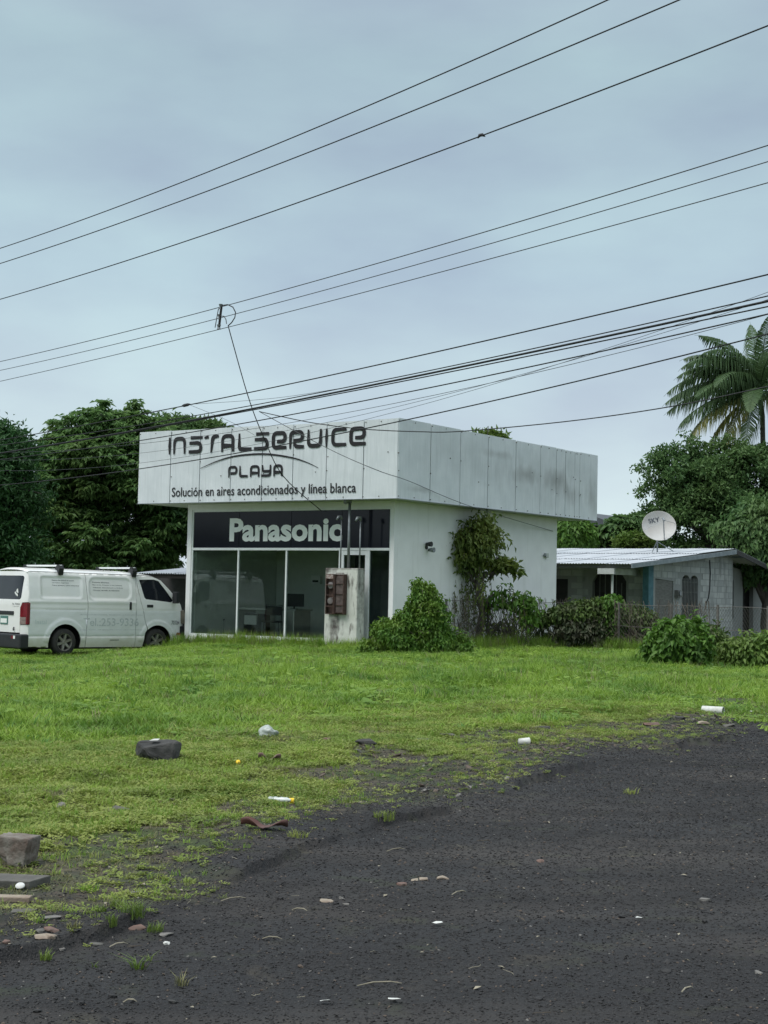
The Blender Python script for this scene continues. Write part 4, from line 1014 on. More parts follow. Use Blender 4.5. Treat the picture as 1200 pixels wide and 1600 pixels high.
# satellite dish
dp = HOUSE.hit(1027, 866, 0, -1.0); dish_y = 5.6
dpos = HOUSE.w(-2.05, 5.3, 0); 
dq = at_depth(1027, 862, dpos.y); dish = empty('satellite_dish', (dq.x, dq.y, groof(5.3)+.05), 0, 'pale oval satellite dish on a tripod on the zinc house roof', 'satellite dish')
M['dish'] = plain('dish_paint', (.50, .50, .48), (.44, .42, .39), .6, 2.5)
DT = Matrix.Translation((0, 0, .88)) @ Matrix.Rotation(math.radians(8), 4, 'Z') @ Matrix.Rotation(math.radians(-18), 4, 'X') @ Matrix.Rotation(math.radians(-14), 4, 'Y') @ Matrix.Scale(1.12, 4, (1, 0, 0)) @ Matrix.Scale(.98, 4, (0, 0, 1))
prof = [(r*.52/8, .17*(r/8)**2-.17) for r in range(9)]
rf2 = [(a, -b) for a, b in prof]
MB().lathe([(r, -h-.17) for r, h in prof]+[(.53, -.175), (.525, -.155)]+[(r, -h-.155) for r, h in prof[::-1]], 40, DT).build('reflector', M['dish'], dish, smooth=True)
text_mesh('lettering', 'SKY', -.24, .12, .18, .33, plain('dish_print', (.05, .06, .09), rough=.6), dish, lambda u, w: tuple(DT @ Vector((u, -(.17*((u*u+w*w)/.27))-.012+.0, w))), offset=.008)
MB().tube([DT @ Vector((0, .02, 0)), (0, .1, .45), (0, 0, .35), (0, 0, 0)], .025).build('mast', M['steel'], dish)
MB().tube([DT @ Vector((0.02, -.16, -.5)), DT @ Vector((.06, -.52, .08))], .018).build('feed_arm', M['steel'], dish)
MB().tube([DT @ Vector((.06, -.56, .02)), DT @ Vector((.06, -.50, .14))], .035).build('feed_horn', M['steel'], dish)
for s in (-1, 1): MB().tube([DT @ Vector((s*.5, -.17, -.04)), DT @ Vector((.06, -.50, .07))], .006, 5).build('stay', M['steel'], dish)
MB().tube([(-.02, 0, .40), (-.25, -.25, -.03)], .016).build('leg', M['steel'], dish); MB().tube([(.02, 0, .40), (.70, .1, .02)], .014).build('leg', M['steel'], dish)

# pale house with dark eaves far behind
fh = empty('distant_house', (at_depth(925, 830, 84).x, 84, 0), YAW, 'pale two-storey house with dark eaves showing beside the shop fascia', 'house')
pw = plain('pale_wall', (.66, .70, .71), (.60, .64, .65), .8, 1)
MB().box(-9, 0, -.5, .2, 6, 4.9).build('wall', pw, fh)
MB().prism([(-10, 5.55), (-10, 5.75), (-.15, 5.95), (1.6, 5.35), (1.55, 5.2)], 1, -.8, 7).build('roof', plain('dark_roof', (.07, .08, .09), rough=.6), fh)
MB().prism([(-6, 4.25), (.2, 4.45), (.95, 4.35), (.6, 3.95), (-6, 3.95)], 1, -.7, -.05).build('lower_roof', bpy.data.materials['dark_roof'], fh)
MB().box(-3, -.04, 1.2, -1.6, -.003, 2.6).build('window', M['van_glass'], fh)

# ------------------------------------------------------------------ overhead wires: all hang in one upright plane along the road
QX, QY, DXW, DYW = 0.0, 28.0, -.616, .788
def wire_tz(px, py):
    d = ray(px, py); k = d[0]/d[1]              # (QX+t DX)/(QY+t DY)=k
    t = (k*QY-QX)/(DXW-k*DYW); Y = QY+t*DYW
    return t, CAMZ+d[2]/d[1]*Y
M['wire'] = plain('cable_sheath', (.012, .013, .015), (.02, .021, .023), .7, 3)
M['wire_grey'] = plain('bare_conductor', (.05, .055, .06), (.07, .075, .08), .6, 3)
def wire(pts, rad, label, grp, thin=False, tmax=40, tmin=-26):
    tz = np.array([wire_tz(*p) for p in pts]); deg = min(2, len(pts)-1)
    co = np.polyfit(tz[:, 0], tz[:, 1], deg)
    ts = np.linspace(tmin, tmax, 60)
    P = [(QX+t*DXW, QY+t*DYW, float(np.polyval(co, t))) for t in ts]
    mid = Vector(P[30]); o = MB().tube([Vector(p)-mid for p in P], rad, 5).build('overhead_cable', M['wire_grey'] if thin else M['wire'], None, smooth=True)
    o.location = mid; tag(o, label, 'cable', grp); return co
g1 = 'high power lines crossing the sky'; g2 = 'middle power lines crossing the sky'; g3 = 'low cables running in front of the shop fascia'
wire([(0, 388), (380, 247), (600, 154), (950, 0)], .012, 'topmost dark power line of the six crossing the open sky', g1)
wire([(0, 412), (400, 268), (750, 134), (1056, 0)], .012, 'second power line from the top of the sky', g1)
wire([(0, 468), (380, 344), (750, 217), (1200, 38)], .012, 'third power line from the top, ending highest on the right edge below the first two', g1)
cM = wire([(0, 565), (240, 507), (490, 440), (1200, 227)], .009, 'thin grey line that carries the round wire loop, upper of the middle three', g2, True)
cN = wire([(0, 579), (240, 522), (560, 440), (1200, 252)], .008, 'thin grey line between the upper and lower of the middle three', g2, True)
cL = wire([(0, 596), (240, 539), (560, 460), (1200, 285)], .008, 'lowest thin grey line of the middle three', g2, True)
wire([(17, 685), (290, 633), (580, 571.6), (890, 505), (1200, 427)], .012, 'single black cable well above the thick bundle', g3)
wire([(20, 693), (267, 656), (580, 597), (890, 533), (1200, 462)], .010, 'upper edge cable of the thick black bundle', g3)
wire([(20, 705), (267, 662), (580, 602), (890, 538), (1200, 470)], .019, 'thickest black cable running through the middle of the bundle', g3)
wire([(267, 664), (580, 605.5), (890, 543), (1200, 479)], .011, 'black cable hugging the underside of the thick bundle', g3)
wire([(240, 685), (349, 667), (560, 627), (890, 561), (1200, 490)], .011, 'black cable sagging just below the thick bundle and over the first painted letters', g3)
wire([(250, 688), (406, 673), (580, 636), (890, 566), (1200, 494)], .005, 'thin cable touching the top edge of the fascia under the bundle', g3, True)
wire([(250, 704.5), (363, 688), (580, 645), (760, 600), (1200, 468)], .004, 'faint thin wire that crosses the INS of the painted sign', g3, True)
wire([(250, 716.6), (363, 707), (700, 617), (1200, 458)], .004, 'faint lowest thin wire crossing the left fascia sheets', g3, True)
wire([(218, 733), (392, 703), (590, 666), (890, 599), (1102, 547), (1200, 521)], .011, 'black cable passing through the big painted letters and the fascia corner', g3)
def wire3(P, rad, label, mat='wire', n=24, sag=0):
    P = [Vector(p) for p in P]; pts = []
    for i in range(n+1):
        t = i/n*(len(P)-1); k = min(int(t), len(P)-2); u = t-k
        p0, p1, p2, p3 = (P[max(min(j, len(P)-1), 0)] for j in (k-1, k, k+1, k+2))
        pts.append(.5*((2*p1)+(p2-p0)*u+(2*p0-5*p1+4*p2-p3)*u*u+(3*p1-p0-3*p2+p3)*u**3))
    o = MB().tube([p-pts[0] for p in pts], rad, 5).build('service_drop', M[mat], None, smooth=True); o.location = pts[0]
    return tag(o, label, 'cable', 'service drops to the buildings')
def W3(px, py):
    t, z = wire_tz(px, py); return Vector((QX+t*DXW, QY+t*DYW, z))
a = W3(356.5, 509); e_ = SHOP.w(*((lambda h: (h[0], WF-.02, h[1]))(SHOP.hit(502.7, 798.7, 1, WF-.02))))
def between(a, e, px, py):
    """point on the straight run a-e seen at this column, lifted or dropped to the row"""
    d = ray(px, py); k = d[0]/d[1]; u = (k*a.y-a.x)/((e.x-a.x)-k*(e.y-a.y)); Y = a.y+u*(e.y-a.y)
    return at_depth(px, py, Y)
wire3([a, between(a, e_, 386.7, 616), between(a, e_, 410.7, 680), between(a, e_, 442.7, 744), e_], .011, 'cable dropping steeply from the wire loop to the shop front')
a = W3(405, 643); e_ = HOUSE.w(-.5, 2.2, 2.0); q = SHOP.hit(864, 830, 0, -.505); e_ = SHOP.w(-.505, q[0], q[1])
def over(px, py, off): # just in front of the fascia side
    h = SHOP.hit(px, py, 0, off); return SHOP.w(off, h[0], h[1])
wire3([a, W3(511, 700), W3(590, 735)+Vector((0, 1.2, 0))*0, over(640, 752, .25), over(732, 790, .12), e_], .007, 'thin cable slanting down across the right end of the sign to the side wall', 'wire_grey')
wire3([W3(405, 643), W3(479, 659), W3(542, 668), W3(590, 672), W3(655, 674.5), W3(720, 674), W3(890, 658), W3(1050, 635), W3(1200, 604), W3(1400, 560)], .009, 'long sagging cable in front of the fascia corner that runs on to the palm', n=50)
a = W3(295, 632); wire3([a, W3(358, 658), W3(398, 680)], .004, 'short faint wire slanting down from the cable joint onto the left fascia', 'wire_grey')
wire3([W3(295, 632), W3(430, 622), W3(560, 602)], .004, 'faint wire running right from the cable joint above the bundle', 'wire_grey')
# splice on the single cable, insulator rack and loop on the middle wires
s0, s1 = W3(284, 634.5), W3(297, 631.5)
o = MB().tube([(0, 0, 0), (s1-s0)*.3, (s1-s0)*.7, s1-s0], [.012, .035, .035, .012], 8).build('cable_joint', M['wire'], None, smooth=True); o.location = s0; tag(o, 'thick dark splice on the single cable above the left fascia', 'cable joint')
c0 = W3(342, 512)
rk = empty('insulator_rack', c0, 0, 'small upright insulator rack and round wire loop hung on the middle lines', 'insulator rack')
MB().tube([W3(342, 513)-c0, W3(346, 479)-c0], .028, 6).build('bracket', M['wire'], rk); MB().tube([W3(336, 512)-c0, W3(341, 484)-c0, W3(345, 477)-c0], .010, 6).build('jumper', M['wire_grey'], rk)
lp = [W3(344, 481)-c0, W3(348, 477)-c0, W3(356, 476)-c0, W3(364, 480)-c0, W3(368, 488)-c0, W3(367, 496)-c0, W3(362, 504)-c0, W3(356.5, 509)-c0]
MB().tube(lp, .012, 6).build('loop', M['wire'], rk, smooth=True)
MB().tube([W3(344, 494)-c0, W3(350, 494)-c0, W3(353, 499)-c0, W3(354, 506)-c0], .010, 6).build('jumper', M['wire_grey'], rk)
for (x, y) in ((345, 479), (343, 495), (342, 511)): MB().lathe([(0, -.05), (.04, -.05), (.03, 0), (.045, .05), (0, .05)], 10, Matrix.Translation(W3(x, y)-c0) @ Matrix.Rotation(math.pi/2, 4, 'X')).build('insulator', M['steel'], rk)
bd = W3(751, 216); o = MB().tube([(-.05, 0, .0), (-.02, 0, .05), (.03, 0, .06), (.08, .0, .03)], [.012, .03, .03, .006], 6).build('bird', M['black'], None, smooth=True); o.location = bd; tag(o, 'tiny dark bird perched on the third power line', 'bird')

# ------------------------------------------------------------------ leaves, crowns, vines
def leaves_obj(name, P, D, N, L, W, mat, parent=None, droop=.25, fold=.25, kind=None, seed=1, quad=False):
    """P base points, D directions, N normals (n,3); each leaf is a folded, drooping blade"""
    n = len(P); D = D/np.linalg.norm(D, axis=1, keepdims=True)
    N = N-(N*D).sum(1, keepdims=True)*D; N = N/np.maximum(np.linalg.norm(N, axis=1, keepdims=True), 1e-6); S = np.cross(D, N)
    L = np.broadcast_to(L, (n,))[:, None]; W = np.broadcast_to(W, (n,))[:, None]
    a = P; t = P+D*L-N*L*droop; m = P+D*L*.45
    l = m+S*W*.5+N*W*fold; r = m-S*W*.5+N*W*fold
    V = np.stack([a, l, t, r], 1).reshape(-1, 3).astype(np.float32)
    me = bpy.data.meshes.new(name); me.vertices.add(4*n); me.vertices.foreach_set('co', V.ravel())
    base = np.arange(n)[:, None]*4; F = np.concatenate([base+np.array([[0, 1, 2]]), base+np.array([[0, 2, 3]])], 1).reshape(-1)
    me.loops.add(6*n); me.loops.foreach_set('vertex_index', F.astype(np.int32))
    me.polygons.add(2*n); me.polygons.foreach_set('loop_start', np.arange(0, 6*n, 3, dtype=np.int32)); me.polygons.foreach_set('loop_total', np.full(2*n, 3, dtype=np.int32))
    at = me.attributes.new('rnd', 'FLOAT', 'FACE'); at.data.foreach_set('value', np.repeat(np.random.RandomState(seed).rand(n), 2).astype(np.float32))
    me.update(); me.validate()
    o = link(name, me, mat, parent)
    if kind: o['kind'] = kind
    return o
def unit(v): return v/np.maximum(np.linalg.norm(v, axis=1, keepdims=True), 1e-9)
def pxblobs(lst, Y, dk=1.0, org=(0, 0, 0)):
    out = []
    for b in lst:
        px, py, rx, ry = b[:4]; dy = b[4] if len(b) > 4 else 0
        c = at_depth(px, py, Y+dy); s = (Y+dy)/FPX
        out.append((np.array(c)-np.array(org), np.array([rx*s, dk*(rx+ry)/2*s, ry*s])))
    return out
def crown(name, blobs, nclump, K, L, W, spread, mat, parent, seed=1, style='rosette', fill=.25, droop=.25, up=.25, flat=.5, zmin=-9, kind=None):
    R = np.random.RandomState(seed); w = np.array([b[1][0]*b[1][2]+b[1][1]*b[1][2] for b in blobs]); w = w/w.sum()
    ci = R.choice(len(blobs), nclump, p=w); C = np.array([b[0] for b in blobs])[ci]; Rd = np.array([b[1] for b in blobs])[ci]
    d = unit(R.randn(nclump, 3)); d[:, 2] = np.where(R.rand(nclump) < up, np.abs(d[:, 2]), d[:, 2])
    rad = np.where(R.rand(nclump) < fill, R.rand(nclump)**.4*.9, 1.0-np.abs(R.randn(nclump))*.10)
    nz = fbm(C[:, 0]*3+d[:, 0]*3.1+d[:, 2]*2.4+40, C[:, 2]*3+d[:, 1]*3.1+d[:, 2]*3.9+40, 3)
    rad = rad*(.60+.80*nz)+R.rand(nclump)**7*.22
    cc = C+d*Rd*rad[:, None]
    keep = cc[:, 2] > zmin; cc = cc[keep]; d = d[keep]; n = len(cc)
    out = unit(d/np.array([1, 1, 1.4]))
    cc_ = np.repeat(cc, K, 0); oo = np.repeat(out, K, 0); n2 = len(cc_)
    if style == 'rosette':
        a = R.rand(n2)*2*math.pi; h = np.stack([np.cos(a), np.sin(a), np.zeros(n2)], 1)
        D = unit(h+oo*.55+np.stack([np.zeros(n2)]*2+[-.15-.45*R.rand(n2)], 1)); Nn = unit(np.stack([np.zeros(n2)]*2+[np.ones(n2)], 1)+.35*R.randn(n2, 3)+oo*.3)
        P = cc_+R.randn(n2, 3)*np.array([spread, spread, spread*flat])
    elif style == 'hang':
        D = unit(oo*.6+np.array([[0, 0, -.9]])+.5*R.randn(n2, 3)); Nn = unit(oo+.5*R.randn(n2, 3)+np.array([[0, 0, .4]]))
        P = cc_+R.randn(n2, 3)*spread
    else:
        D = unit(R.randn(n2, 3)+oo*.7); Nn = unit(R.randn(n2, 3)*.8+oo*.4+np.array([[0, 0, .8]]))
        P = cc_+R.randn(n2, 3)*np.array([spread, spread, spread*flat])
    s = (.65+.7*R.rand(n2))
    return leaves_obj(name, P, D, Nn, L*s, W*s, mat, parent, droop, kind=kind, seed=seed), cc
def subblobs(bl, n, seed, rs=.30, core=.62):
    """break smooth lobes into many small leafy knots set over a smaller core"""
    r = np.random.RandomState(seed+500); w = np.array([b[1][0]*b[1][2] for b in bl]); w = w/w.sum(); out = [(c, rd*core) for c, rd in bl]
    for i in r.choice(len(bl), n, p=w):
        c, rd = bl[i]; d = r.randn(3); d /= np.linalg.norm(d); q = min(rd)*rs*r.uniform(.6, 1.35)
        out.append((c+d*(rd-q*.6)*r.uniform(.80, 1.06), np.array([q*1.25, q*1.2, q*.8])))
    return out
def limbs(parent, base, top, targets, r0, mat, name='trunk', seed=0, n=9):
    r = random.Random(seed); base = Vector(base); top = Vector(top); m = MB()
    P = [base+(top-base)*t+Vector((r.uniform(-1, 1), r.uniform(-1, 1), 0))*r0*.5*(0 < t < 1) for t in (0, .08, .3, .55, .8, 1)]
    m.tube(P, [r0*1.35, r0*1.05, r0*.9, r0*.8, r0*.7, r0*.6], n)
    tr = m.build(name, mat, parent, smooth=True)
    for t in targets:
        t = Vector(t); s = P[4] if r.random() < .5 else P[3]; mm = (s+t)/2+Vector((r.uniform(-.2, .2), r.uniform(-.2, .2), r.uniform(0, .3)))*(t-s).length*.5
        q = [s*(1-u)**2+mm*2*u*(1-u)+t*u*u for u in (0, .25, .5, .75, 1)]
        b = MB().tube(q, [r0*.5, r0*.4, r0*.3, r0*.2, r0*.08], 6)
        for _ in range(3):
            k = q[r.choice((2, 3))]; e = k+Vector((r.uniform(-1, 1), r.uniform(-1, 1), r.uniform(-.2, 1)))*(t-s).length*.35; b.tube([k, (k+e)/2+Vector((0, 0, .05)), e], [r0*.2, r0*.12, r0*.04], 5)
        b.build('limb', mat, parent, smooth=True)
    return tr
M['bark'] = plain('bark', (.06, .052, .042), (.10, .09, .075), .9, 7, bump=.5, stretch=(3, 3, .6))
M['vine_stem'] = plain('dry_vine', (.075, .06, .045), (.13, .11, .085), .9, 9)
L_big = leafmat('broad_tree_leaf', (.075, .165, .050), (.145, .255, .075), (.12, .19, .055), .4, .5)
L_dark = leafmat('dark_fine_leaf', (.032, .095, .030), (.055, .135, .040), (.04, .10, .03), .3, .6)
L_right = leafmat('right_tree_leaf', (.065, .145, .052), (.120, .215, .070), (.12, .20, .06), .38, .5)
L_lime = leafmat('light_leaf', (.10, .19, .035), (.16, .25, .05), (.12, .18, .04), .35, .8)
L_vine = leafmat('vine_leaf', (.065, .160, .022), (.12, .235, .034), (.08, .16, .03), .32, 2.2)
L_mound = leafmat('mound_leaf', (.060, .155, .020), (.12, .235, .034), (.15, .24, .035), .32, 2.6)
L_hedge = leafmat('hedge_leaf', (.065, .12, .028), (.12, .19, .042), (.085, .10, .045), .28, 3)
L_olive = leafmat('olive_vine_leaf', (.085, .14, .034), (.15, .21, .052), (.17, .21, .04), .32, 2.5)
L_dry = leafmat('dry_hedge_leaf', (.060, .068, .038), (.105, .10, .065), (.05, .08, .03), .2, 4)
def tree(name, px, Y, lst, label, cat, mat, r0, seed, group=None, top=None, **k):
    b = at_depth(px, 930, Y); z0 = Hs(b.x, Y) if Y < 100 else 0; org = (b.x, Y, z0)
    t = empty(name, org, 0, label, cat, group); bl = pxblobs(lst, Y, k.pop('dk', 1.0), org)
    sub = k.pop('sub', 0); o, cc = crown(k.pop('part', 'crown'), subblobs(bl, sub, seed) if sub else bl, parent=t, mat=mat, seed=seed, zmin=k.pop('zmin', -.1), **k)
    if r0:
        big = sorted(bl, key=lambda q: -q[1][0]*q[1][2])[:6]
        tp = top or (0, 0, max(q[0][2] for q in bl)*.6); limbs(t, (0, 0, -.3), tp, [tuple(q[0]) for q in big], r0, M['bark'], seed=seed)
    return t, bl
def shoots(t, bl, n, L, mat, seed, leaf=.09):
    r = random.Random(seed); P, D, N = [], [], []; m = MB()
    for _ in range(n):
        c, rd = r.choice(bl); a = r.uniform(0, 6.28); e = r.uniform(.1, 1.3); d = Vector((math.cos(a)*math.cos(e), math.sin(a)*math.cos(e), math.sin(e)))
        p = Vector(c)+Vector((d.x*rd[0], d.y*rd[1], d.z*rd[2]))*.8; q = [p]
        for i in range(6): d = (d+Vector((r.uniform(-.2, .2), r.uniform(-.2, .2), -.22))).normalized(); q.append(q[-1]+d*L*r.uniform(.7, 1.2)/6)
        m.tube(q, [.006, .006, .005, .005, .004, .003, .002], 4, cap=False)
        for i in range(1, 7):
            for _k in range(2): P.append(q[i]); D.append(Vector((r.uniform(-1, 1), r.uniform(-1, 1), r.uniform(-.6, .4)))); N.append(Vector((r.uniform(-.3, .3), r.uniform(-.5, .1), 1)))
    m.build('stems', M['vine_stem'], t)['kind'] = 'stuff'; leaves_obj('shoot_leaves', np.array(P), np.array(D), np.array(N), leaf, leaf*.5, mat, t, kind='stuff', seed=seed)
def T1(*a, **k):
    sh = k.pop('sh', None); t, bl = tree(*a, **k)
    if sh: shoots(t, bl, sh[0], sh[1], a[6], a[8], sh[2])
    return t
bigT = T1('broadleaf_tree', 150, 55, [(150, 725, 95, 85), (95, 770, 75, 75), (205, 705, 72, 62), (240, 760, 75, 85), (150, 830, 115, 75), (60, 815, 50, 60), (235, 850, 80, 55), (310, 770, 90, 75), (190, 660, 42, 34), (150, 660, 22, 22), (80, 705, 40, 32), (252, 680, 40, 22), (45, 745, 28, 35), (130, 690, 40, 30), (222, 655, 20, 24), (163, 634, 9, 16), (207, 634, 15, 13), (147, 641, 7, 10), (240, 656, 20, 9), (84, 672, 12, 10), (100, 690, 16, 12), (268, 664, 14, 6), (40, 870, 60, 45), (140, 890, 120, 40)],
   'big layered broadleaf tree rising behind the van and left of the shop', 'tree', L_big, .38, 3, sub=190, nclump=8600, K=13, L=.23, W=.085, spread=.09, flat=.35, style='rosette')
T1('dark_tree', 0, 44, [(5, 712, 54, 48), (20, 800, 58, 70), (5, 865, 62, 50), (-60, 760, 90, 110), (0, 676, 22, 20), (38, 745, 22, 35), (-50, 880, 90, 70)],
   'dense dark green tree cut by the left edge of the picture', 'tree', L_dark, .30, 5, sub=110, nclump=5600, K=10, L=.16, W=.06, spread=.15, flat=.8, style='loose')
T1('broadleaf_tree', 310, 70, [(262, 668, 34, 16), (296, 668, 28, 13), (334, 675, 20, 13), (300, 720, 80, 45)], 'small dark tree tops peeping over the left end of the fascia', 'tree', L_right, .25, 7, nclump=1300, K=10, L=.24, W=.10, spread=.16, style='loose')
T1('broadleaf_tree', 765, 52, [(748, 688, 9, 8), (772, 689, 15, 10), (760, 735, 50, 32)], 'tree behind the shop of which only a green tip shows over the fascia', 'tree', L_lime, .2, 8, nclump=800, K=10, L=.2, W=.08, spread=.12, style='loose')
T1('broadleaf_tree', 1110, 62, [(1105, 765, 70, 58), (1062, 735, 48, 42), (1028, 742, 30, 32), (1135, 805, 80, 58), (1175, 745, 66, 58), (1050, 800, 50, 45), (1014, 800, 20, 14), (1180, 855, 60, 48), (1240, 780, 80, 85), (1092, 702, 30, 20), (1110, 850, 60, 30), (1070, 850, 40, 22), (1135, 715, 40, 30), (1195, 715, 40, 30), (1020, 716, 15, 11), (1073, 682, 13, 13), (1000, 730, 8, 9), (1003, 765, 10, 16), (1045, 705, 16, 12)],
   'large round tree rising over the right end of the zinc house roof', 'tree', L_right, .40, 11, sub=170, nclump=7800, K=11, L=.17, W=.075, spread=.13, flat=.6, style='loose')
T1('broadleaf_tree', 1200, 56, [(1185, 830, 42, 42), (1168, 866, 26, 20), (1215, 870, 45, 40), (1150, 838, 22, 16), (1178, 890, 24, 14), (1130, 828, 14, 8)], 'tree at the right edge hanging low over the end of the zinc roof', 'tree', L_right, .2, 12, nclump=1500, K=10, L=.22, W=.10, spread=.14, style='hang')
T1('small_tree', 985, 66, [(975, 832, 36, 22), (1003, 828, 22, 24), (945, 850, 20, 12), (990, 850, 40, 14)], 'open small tree with clustered leaves between the pale far house and the dish', 'tree', L_right, .10, 13, nclump=330, K=12, L=.40, W=.15, spread=.10, style='rosette')
T1('shrub', 990, 64, [(988, 848, 26, 13), (1010, 853, 20, 9)], 'yellow green shrub showing just over the roof left of the dish', 'shrub', L_lime, 0, 14, nclump=420, K=9, L=.17, W=.07, spread=.1, style='loose')
T1('shrub', 893, 60, [(890, 836, 24, 24), (908, 842, 16, 20), (880, 852, 20, 14)], 'bright leafy shrub behind the house, tight against the shop corner', 'shrub', L_vine, .1, 15, nclump=900, K=10, L=.2, W=.085, spread=.12, style='hang')
T1('creeper_mound', 655, 31.8, [(660, 925, 17, 17), (662, 945, 24, 26), (667, 972, 32, 32), (682, 1000, 38, 26), (706, 1014, 30, 16), (615, 992, 30, 22), (585, 1014, 28, 12), (640, 1005, 48, 26), (655, 1018, 65, 14), (632, 972, 20, 20)],
   'tall pointed mound of green creeper standing in the grass before the shop corner', 'creeper', L_mound, .09, 17, dk=.9, sub=70, sh=(60, .35, .08), nclump=5600, K=7, L=.082, W=.042, spread=.06, style='hang', fill=.15, droop=.3, part='foliage')
T1('leafy_bush', 1065, 29, [(1058, 1000, 34, 28), (1045, 1022, 34, 26), (1078, 992, 26, 18), (1068, 1030, 40, 20), (1030, 1015, 14, 22)], 'bright leafy bush at the right, in front of the overgrown fence', 'bush', L_vine, .04, 18, sh=(26, .3, .11), nclump=900, K=7, L=.13, W=.07, spread=.06, style='hang', fill=.2, part='foliage')
T1('dark_creeper', 1110, 30.5, [(1108, 1005, 30, 20), (1120, 1022, 36, 20), (1095, 1030, 30, 14)], 'dark creeper heap between the bright bush and the right edge', 'creeper', L_hedge, .03, 19, sh=(20, .35, .10), nclump=800, K=7, L=.12, W=.06, spread=.06, style='hang', part='foliage')
T1('ground_creeper', 1180, 29.5, [(1150, 1024, 26, 18), (1178, 1018, 30, 22), (1205, 1022, 30, 24), (1250, 1015, 40, 30), (1190, 1005, 20, 12), (1170, 1036, 40, 12)], 'low spreading creeper with pale green leaves at the right edge', 'creeper', L_lime, .02, 20, sh=(30, .35, .10), nclump=1300, K=7, L=.11, W=.055, spread=.06, style='hang', part='foliage')

# slender tree smothered in vines beside the shop wall
vt_base = Vector((at_depth(748, 1000, 37.2).x, 37.2, 0)); vt = empty('vine_clad_tree', vt_base, 0, 'slender tree draped in hanging vines against the shop side wall', 'tree')
O_ = tuple(vt_base)
def vp(px, py, dy=0): return at_depth(px, py, 37.2+dy)-vt_base
MB().tube([vp(745, 1020), vp(748, 1000), vp(751, 975), vp(754, 955), vp(748, 935), vp(746, 910), vp(742, 880)], [.13, .10, .09, .085, .075, .065, .04], 9).build('trunk', M['bark'], vt, smooth=True)
for q in ([(754, 955), (765, 935), (776, 925), (800, 935)], [(746, 915), (758, 898), (775, 893), (792, 895), (805, 890)], [(747, 925), (735, 900), (722, 885), (708, 878)], [(720, 1000), (714, 970), (708, 940)], [(742, 885), (750, 860), (745, 820)], [(760, 945), (790, 950), (815, 960)], [(765, 905), (772, 895), (778, 880), (776, 870)]):
    MB().tube([vp(x, y, rnd.uniform(-.1, .1)) for x, y in q], [.05, .04, .03, .015][:len(q)] if len(q) <= 4 else [.05, .04, .035, .03, .015], 6).build('limb', M['bark'], vt, smooth=True)
bl = subblobs(pxblobs([(748, 824, 30, 18), (735, 845, 28, 26), (762, 848, 24, 24), (720, 874, 24, 18), (745, 878, 32, 20), (772, 830, 12, 14), (706, 872, 10, 14)], 37.2, 1, O_), 46, 8, .42, .5); shoots(vt, bl, 40, .45, L_olive, 77, .11)
crown('crown', bl, 640, 6, .14, .052, .11, L_olive, vt, 21, style='hang', fill=.2, droop=.3)
bl = subblobs(pxblobs([(790, 884, 17, 9), (806, 892, 10, 7)], 37.1, 1, O_), 12, 4, .5, .3); crown('crown', bl, 70, 7, .16, .065, .05, L_olive, vt, 22, style='loose')
bl = subblobs(pxblobs([(795, 940, 26, 14), (815, 952, 24, 15), (780, 925, 14, 10), (830, 962, 14, 10), (825, 940, 14, 10)], 37.0, 1, O_), 22, 5, .5, .3); shoots(vt, bl, 16, .4, L_vine, 78, .10); crown('crown', bl, 85, 7, .14, .06, .09, L_vine, vt, 23, style='hang')
R = np.random.RandomState(4); P, D, N_ = [], [], []; m = MB()
for k in range(74):
    x0 = R.choice([R.uniform(700, 770), R.uniform(755, 835)]); y0 = R.uniform(880, 930) if x0 < 770 else R.uniform(915, 960); y1 = y0+R.uniform(35, 105); y1 = min(y1, 1005); dy = R.uniform(-.5, .4)
    q = [vp(x0+R.uniform(-3, 3)*t*2, y0+(y1-y0)*t, dy) for t in np.linspace(0, 1, 6)]
    m.tube(q, .007, 4, cap=False)
    for j in range(int((y1-y0)/(3.0 if x0 < 765 else 6.0))):
        t = R.rand(); i = min(int(t*5), 4); p = q[i].lerp(q[i+1], t*5-i); P.append(p+Vector(R.randn(3)*.02)); D.append(Vector((R.uniform(-1, 1), R.uniform(-1, 1), -.8))); N_.append(Vector((R.uniform(-.6, .6), -1, .4)))
m.build('vine_stems', M['vine_stem'], vt)['kind'] = 'stuff'
leaves_obj('vine_leaves', np.array(P), np.array(D), np.array(N_), .09, .042, L_olive, vt, kind='stuff', seed=5)

# chain-link fence overgrown with creeper
fpts = [Vector((at_depth(692, 1000, 36.1).x, 36.1, 0)), Vector((at_depth(870, 1000, 39.3).x, 39.3, 0)), Vector((at_depth(1035, 1000, 37.2).x, 37.2, 0)), Vector((at_depth(1290, 1000, 33).x, 33.0, 0))]
fence = empty('chain_link_fence', fpts[0], 0, 'rusty chain-link fence running right from the creeper mound', 'fence'); FO = fpts[0]
M['mesh'] = plain('fence_wire', (.09, .085, .08), (.14, .13, .12), .7, 7)
def fpos(s, z):
    for a, b in zip(fpts[:-1], fpts[1:]):
        l = (b-a).length
        if s <= l or b is fpts[-1]: p = a+(b-a)*(s/l); return Vector((p.x-FO.x, p.y-FO.y, z))
        s -= l
FL = sum((b-a).length for a, b in zip(fpts[:-1], fpts[1:]))
m = MB(); s = 0; FHt = 1.15
while s < FL:
    for sg_ in (1, -1):
        e = s+sg_*FHt*.75
        a, b = max(0, min(FL, s)), max(0, min(FL, e))
        if abs(b-a) < .05: continue
        z1 = FHt*abs(b-s)/abs(e-s); m.tube([fpos(a, .03), fpos((a+b)/2, z1/2), fpos(b, z1)], .0035, 3, cap=False)
    s += .085
m.build('wire_mesh', M['mesh'], fence)['kind'] = 'stuff'
